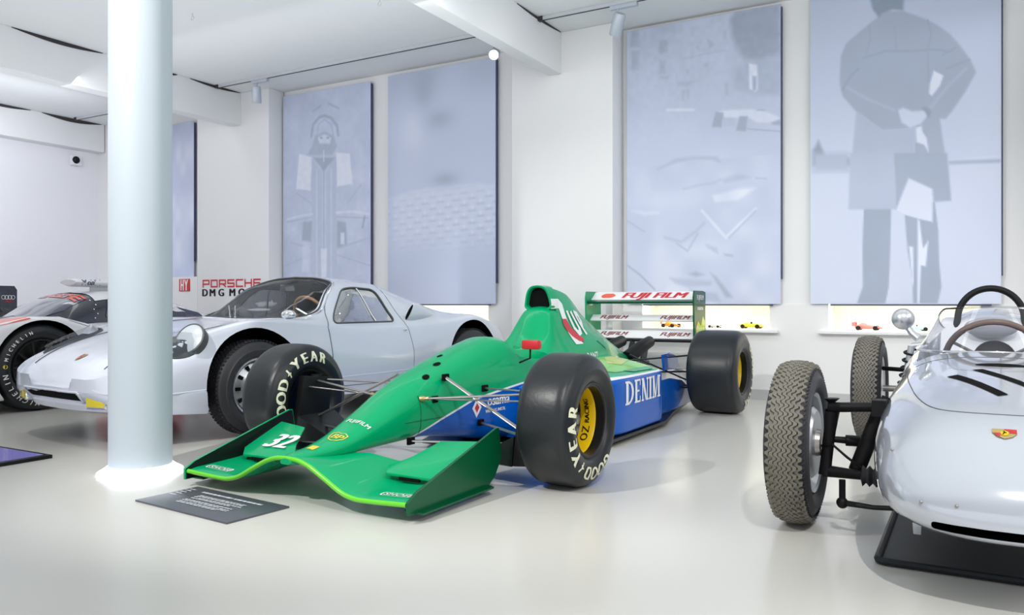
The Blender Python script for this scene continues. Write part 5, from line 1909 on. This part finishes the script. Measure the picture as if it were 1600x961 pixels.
for s_ in (-1, 1):
    vintage_wheel(SS, s_ * .687, 0, .322, .165, s_)
    vintage_wheel(SS, s_ * .655, 2.255, .333, .175, s_)
    J = lambda x, y, z: (s_ * x, y, z)
    up_ = MB().tube([J(.585, -.02, .20), J(.575, 0, .32), J(.560, 0, .45), J(.562, 0, .50)], [.024, .022, .028, .03], 12).build('upright', 'matt_black', SS)
    MB().lathe([(J(.60, 0, 0)[0], 0), (J(.60, 0, 0)[0], .05), (J(.64, 0, 0)[0], .06), (J(.64, 0, 0)[0], 0)], 24, 'X', (0, 0, .322)).build('hub', 'steel', up_)
    MB().tube([J(.57, -.01, .465), J(.40, -.04, .480), J(.36, -.05, .482)], [.020, .018, .03], 12).box(J(.385, -.05, .48), (.05, .07, .06)).build('upper_link', 'matt_black', SS, weld=False)
    MB().tube([J(.59, -.01, .215), J(.45, -.03, .215), J(.36, -.05, .218)], [.024, .018, .024], 12).build('lower_link', 'matt_black', SS)
    bt = [(.36 + .012 * k, .026 + .014 * (k % 2)) for k in range(8)]
    MB().lathe([(s_ * a, r) for a, r in bt] + [(s_ * .456, 0)], 20, 'X', (0, -.05, .218)).build('rubber_boot', 'old_rubber', SS)
    MB().tube([J(.475, .02, .22), J(.392, .05, .455)], .030, 14).tube([J(.392, .05, .455), J(.37, .06, .51)], .018, 10).build('damper', 'matt_black', SS, weld=False)
    MB().tube([J(.58, .06, .33), J(.46, .09, .325), J(.36, .10, .325)], [.012, .016, .012], 10).tube([J(.52, .075, .327), J(.47, .088, .326)], [.022, .022], 10).build('track_rod', 'matt_black', SS, weld=False)
    MB().tube([J(.51, -.10, .205), J(.51, -.10, .125)], .012, 8).tube([J(.51, -.10, .118), J(.40, -.12, .118), J(.30, -.16, .135)], [.012, .009, .009], 8).ball(J(.51, -.10, .118), .022, n=12, k=8).build('anti_roll_bar', 'matt_black', SS, weld=False)
    MB().tube([J(.60, .0, .31), J(.55, -.05, .325), J(.50, -.04, .28), J(.45, -.02, .24)], .005, 8).build('brake_hose', 'matt_black', SS)
    # rear spring, arms, half shaft
    cz = []
    for k in range(90):
        a = 2 * PI * k / 12
        t = k / 89
        cz.append(J(.40 + .06 * (1 - t) + .036 * math.cos(a), 1.98 + .036 * math.sin(a), .26 + .34 * t))
    MB().tube(cz, .007, 6).build('coil_spring', 'matt_black', SS)
    MB().tube([J(.46, 1.98, .25), J(.40, 1.98, .62)], .02, 10).tube([J(.40, 1.98, .62), J(.33, 1.98, .63)], .016, 8).build('rear_damper', 'alloy', SS, weld=False)
    MB().tube([J(.58, 2.25, .22), J(.28, 2.0, .22)], .016, 10).build('rear_link', 'matt_black', SS)
    MB().tube([J(.58, 2.25, .46), J(.28, 2.1, .46)], .014, 10).build('rear_link', 'matt_black', SS)
    MB().tube([J(.58, 2.25, .333), J(.25, 2.25, .34)], .02, 12).build('half_shaft', 'steel', SS)
    MB().tube([J(.36, 1.5, .30), J(.36, 1.9, .34), J(.30, 2.6, .36), J(.29, 3.0, .38)], .028, 12).build('exhaust_pipe', 'steel', SS)

# drip tray under the nose
dt = empty('drip_tray', (.08, 2.92, 0), label='shallow black drip tray on the floor under the silver single seater', cat='tray')
tp = round_poly([(-.36, 0), (.36, 0), (.36, 1.6), (-.36, 1.6)], .03, 3)
MB().slab([(x, y, .003) for x, y in tp], [(x, y, .009) for x, y in tp]).build('tray_base', 'tray', dt, flat=True)
MB().tube([(x, y, .014) for x, y in resample(tp, .2)], .012, 8, closed=True).build('raised_rim', 'tray', dt)

# ================================================================== endurance racer behind the coupe
EN = empty('endurance_race_car', (-7.52, 3.73, 0), label='low white, black and red endurance race car with dark canopy behind the silver coupe', cat='race car')
EK = [(-1.0, .50, .10, .22, 3), (-.7, .55, .08, .34, 3), (-.2, .50, .06, .52, 3), (.3, .50, .06, .66, 3), (.6, .56, .06, .72, 4), (1.2, .80, .06, .70, 4), (2.0, .86, .06, .66, 4), (3.2, .86, .08, .62, 4), (3.5, .84, .2, .55, 4)]
secs = []
for i in range(48):
    y = -1.0 + 4.5 * i / 47
    w, zb, zt, n_ = keyed(EK, y)
    secs.append([(x, y, z) for x, z in mirror_section(superellipse(w, zb, zt, zb + .6 * (zt - zb), n_, 5, 16))])
eb = MB().loft(secs).build('body', 'white_body', EN, angle=45)
KCN = [(.22, .30, .60, .74), (.36, .40, .60, .80), (.55, .46, .60, .90), (.75, .46, .60, .965), (1.0, .45, .60, 1.0), (1.4, .42, .60, 1.0), (1.75, .30, .60, .91), (2.05, .20, .60, .82), (2.22, .08, .60, .72), (2.3, .03, .58, .66)]


def can_sec(y):
    w, zb, zt = keyed(KCN, y)
    ctrl = [(w, zb), (w, zb + .35 * (zt - zb)), (w * .90, zb + .72 * (zt - zb)), (w * .60, zt - .02), (0, zt)]
    return [(0, zb)] + [tuple(p) for p in catmull(ctrl, 5)]


secs = [[(x, y, z) for x, z in mirror_section(can_sec(y))] for y in np.linspace(.22, 2.3, 50)]
cn = MB().loft(secs).build('canopy', 'dark_body', EN, angle=50)
cbv = bvh_of(cn)
cd = caster(cbv, (0, -.5, 1.5), (1, 0, 0), (0, .5, .86), (0, .72, -.69), .004)
cside = lambda s_, off=.004: caster(cbv, (s_ * 1.5, 0, 0), (0, 1, 0), (0, 0, 1), (-s_, 0, 0), off)
ctop = lambda off: caster(cbv, (0, 0, 2), (1, 0, 0), (0, 1, 0), (0, 0, -1), off)
decal('windshield', poly2d([(-.30, .27), (.30, .27), (.40, .50), (.36, .72), (-.36, .72), (-.40, .50)]), 'dark_glass', EN, ctop(.004), .05)
decal('roof_panel', poly2d([(-.39, .80), (.39, .80), (.37, 1.5), (.2, 2.0), (-.2, 2.0), (-.37, 1.5)]), 'white_body', EN, ctop(.006), .05)
decal('windshield_banner', shift2d(block_letters('PORSCHE', .68, .09, .026, .03), -.34, .64), 'orange_red', EN, ctop(.007), .05)
for s_ in (1, -1):
    decal('side_window', poly2d(round_poly([(.86, .74), (.92, .92), (1.30, .92), (1.34, .74)], .03)), 'dark_glass', EN, cside(s_, .006), .04)
    decal('window_rivets', merge2d(*[poly2d(ellipse(.76 + .03 * (k % 2), .74 + .04 * k, .006, .006, 8)) for k in range(5)]), 'white_print', EN, cside(s_, .006))
    fs_ = []
    for y, w0, w1, zt, zb in ((-.95, .58, .86, .30, .08), (-.75, .52, .92, .50, .08), (-.45, .50, .965, .69, .10), (-.1, .50, .975, .765, .12), (.15, .50, .975, .765, .12), (.45, .52, .96, .69, .10), (.8, .55, .93, .56, .08), (1.2, .6, .9, .50, .06), (1.5, .6, .88, .46, .06)):
        pg = round_poly([(w0, zb), (w1, zb), (w1 - .01, zt), (w0, zt + .0)], .05, 4)
        fs_.append([(s_ * x, y, z) for x, z in pg])
    fd = MB().loft(fs_).build('front_fender', ['white_body', 'well_black', 'white_body'], EN, angle=45)
    ct = cyl(0, .355, .385, s_ * .56, s_ * 1.2).build('cutter', ['white_body', 'well_black'], EN)
    for p in ct.data.polygons:
        p.material_index = 1
    fbv = bvh_of(fd)
    boolean(fd, ct)
    ff = caster(fbv, (0, 0, 2), (1, 0, 0), (0, 1, 0), (0, 0, -1), .004)
    decal('livery_flash', poly2d([(s_ * x, y) for x, y in ((.53, -.60), (.94, -.60), (.955, -.10), (.72, -.16), (.53, -.42))]), 'orange_red', EN, ff, .05)
    decal('livery_flash', poly2d([(s_ * x, y) for x, y in ((.60, .22), (.95, .22), (.95, .40), (.75, .36))]), 'matt_black', EN, ff, .05)
    fsd = caster(fbv, (s_ * 1.5, 0, 0), (0, 1, 0), (0, 0, 1), (-s_, 0, 0), .004)
    decal('livery_flash', poly2d([(-.70, .12), (-.42, .12), (-.42, .60), (-.70, .48)]), 'matt_black', EN, fsd, .06)
    decal('livery_flash', poly2d([(.45, .10), (1.4, .10), (1.4, .30), (.45, .30)]), 'red_print', EN, fsd, .06)
    MB().box((s_ * .86, 1.5, .06), (.10, 2.0, .06)).build('side_skirt', 'red_print', EN)
    half, prof = full_tyre(.355, .31, .235)
    for y in (0, 2.95):
        t = MB().lathe([(s_ * .80 + a, r) for a, r in prof], 64, 'X', (0, y, .355)).build('wheel', 'slick', EN, angle=60)
        L = lambda l: [(s_ * (.80 + a), r) for a, r in l]
        rm = MB().lathe(L([(.125, .235), (.14, .23), (.13, .215), (.06, .205), (.02, .07), (.06, .05), (.06, 0)]), 48, 'X', (0, y, .355))
        for k in range(10):
            a = 2 * PI * k / 10
            rm.tube([(s_ * (.80 + .065), y + .05 * math.cos(a), .355 + .05 * math.sin(a)), (s_ * (.80 + .11), y + .22 * math.cos(a), .355 + .22 * math.sin(a))], .014, 6)
        rm.build('rim', 'carbon', t, weld=False)
        if s_ > 0 and y == 0:
            fn = sidewall_fn(half, .80, 0, .355, 1)
            arc_text('lettering', [letter(c_, .052, .0012) for c_ in 'MICHELIN'], 'white_print', t, fn, .292, [math.radians(262 - 10 * k) for k in range(8)])
            arc_text('lettering', [letter(c_, .035, .0006) for c_ in 'MICHELIN'], 'white_print', t, fn, .292, [math.radians(165 - 8 * k) for k in range(8)])
            arc_text('sidewall_mark', [poly2d([(-.025, -.022), (.025, -.022), (.025, .022), (-.025, .022)]), poly2d(ellipse(0, 0, .016, .016, 12))], 'gold_print', t, fn, .292, [math.radians(285), math.radians(176)])
    rf = []
    for y, w0, w1, zt in ((2.3, .6, .88, .50), (2.55, .55, .95, .66), (2.95, .52, .97, .75), (3.3, .55, .95, .70), (3.55, .6, .92, .6)):
        pg = round_poly([(w0, .12), (w1, .12), (w1 - .01, zt), (w0, zt)], .05, 4)
        rf.append([(s_ * x, y, z) for x, z in pg])
    fd = MB().loft(rf).build('rear_fender', ['white_body', 'well_black'], EN, angle=45)
    ct = cyl(2.95, .355, .385, s_ * .56, s_ * 1.2).build('cutter', ['white_body', 'well_black'], EN)
    for p in ct.data.polygons:
        p.material_index = 1
    boolean(fd, ct)
# roof intake with sponsor pod, dark tail fin and red lamp
pod = MB().loft([[(.10 * k_ + r * math.cos(a) * .0 + .13 * math.cos(a), y, 1.078 + hz * math.sin(a)) for a in np.linspace(0, 2 * PI, 17)[:-1]] for y, hz, k_, r in ((.78, .026, 0, 0), (.81, .042, 0, 0), (1.40, .044, 0, 0), (1.7, .02, 0, 0))]).build('roof_intake', 'white_body', EN, angle=50)
MB().slab([(-.01, 1.0, .98), (.01, 1.0, .98), (.01, 1.5, .98), (-.01, 1.5, .98)], [(-.01, 1.0, 1.05), (.01, 1.0, 1.05), (.01, 1.5, 1.05), (-.01, 1.5, 1.05)]).build('intake_stalk', 'white_body', pod)
fin = MB().slab([(.205, 1.15, .68), (.205, 2.20, .70), (.205, 2.08, .78), (.205, 1.75, .855), (.205, 1.3, .90)], [(.235, 1.15, .68), (.235, 2.20, .70), (.235, 2.08, .78), (.235, 1.75, .855), (.235, 1.3, .90)]).build('rear_fin', 'dark_glass', EN, bevel=.006)
MB().box((.42, 1.66, .70), (.16, .30, .07)).build('side_flash', 'orange_red', EN, bevel=.01)
decal('lettering', shift2d(text2d('Mobil 1', .068, .002), .945, 1.076), 'navy_edge', pod, caster(bvh_of(pod), (1.5, 0, 0), (0, 1, 0), (0, 0, 1), (-1, 0, 0), .003), .05)

# ================================================================== dark racer at the far left edge
AU = empty('endurance_race_car', (-10.1, 3.2, 0), label='black race car at the far left edge showing a tail panel with four rings', cat='race car')
secs = []
for y, w, zb, zt in ((-1.6, .5, .1, .25), (-1.2, .75, .08, .42), (-.6, .85, .06, .60), (0, .85, .06, .66), (.8, .82, .06, .74), (1.4, .80, .08, .68), (1.8, .70, .16, .55)):
    secs.append([(x, y, z) for x, z in mirror_section(superellipse(w, zb, zt, zb + .5 * (zt - zb), 3.2, 5, 14))])
MB().loft(secs).build('body', 'dark_body', AU, angle=45)
secs = []
for y, w, zt in ((-.3, .25, .66), (.0, .38, .85), (.4, .42, .95), (.8, .36, .93), (1.4, .15, .78)):
    secs.append([(x, y, z) for x, z in mirror_section(superellipse(w, .5, zt, .65, 2.6, 2, 12))])
MB().loft(secs).build('canopy', 'dark_glass', AU)
for s_ in (1, -1):
    E = [(1.42, .56), (1.40, 1.02), (1.44, 1.075), (1.82, 1.075), (1.85, 1.03), (1.85, .56)]
    ep = MB().slab([(s_ * .70, y, z) for y, z in E], [(s_ * .68, y, z) for y, z in E]).build('rear_endplate', 'dark_body', AU, bevel=.006)
    if s_ > 0:
        fn = plane_fn((.702, 0, 0), (0, 1, 0), (0, 0, 1))
        decal('badge', merge2d(*[ring2d(ellipse(1.70 + .034 * k, .945, .024, .024, 24), .78) for k in range(4)]), 'white_print', ep, fn)
        decal('lettering', shift2d(text2d('SPORT', .03, .001), 1.76, .90), 'red_print', ep, fn)
    half, prof = full_tyre(.355, .31, .235)
    for y in (-1.0, 1.15):
        t = MB().lathe([(s_ * .80 + a, r) for a, r in prof], 48, 'X', (0, y, .355)).build('wheel', 'slick', AU, angle=60)
        MB().lathe([(s_ * (.80 + a), r) for a, r in ((.125, .235), (.14, .23), (.13, .215), (.06, .205), (.02, .07), (.06, .05), (.06, 0))], 32, 'X', (0, y, .355)).build('rim', 'carbon', t)
MB().slab([(-.68, 1.45, 1.0), (.68, 1.45, 1.0), (.68, 1.80, 1.04), (-.68, 1.80, 1.04)], [(-.68, 1.45, 1.02), (.68, 1.45, 1.02), (.68, 1.80, 1.06), (-.68, 1.80, 1.06)]).build('rear_wing', 'dark_body', AU, flat=True)
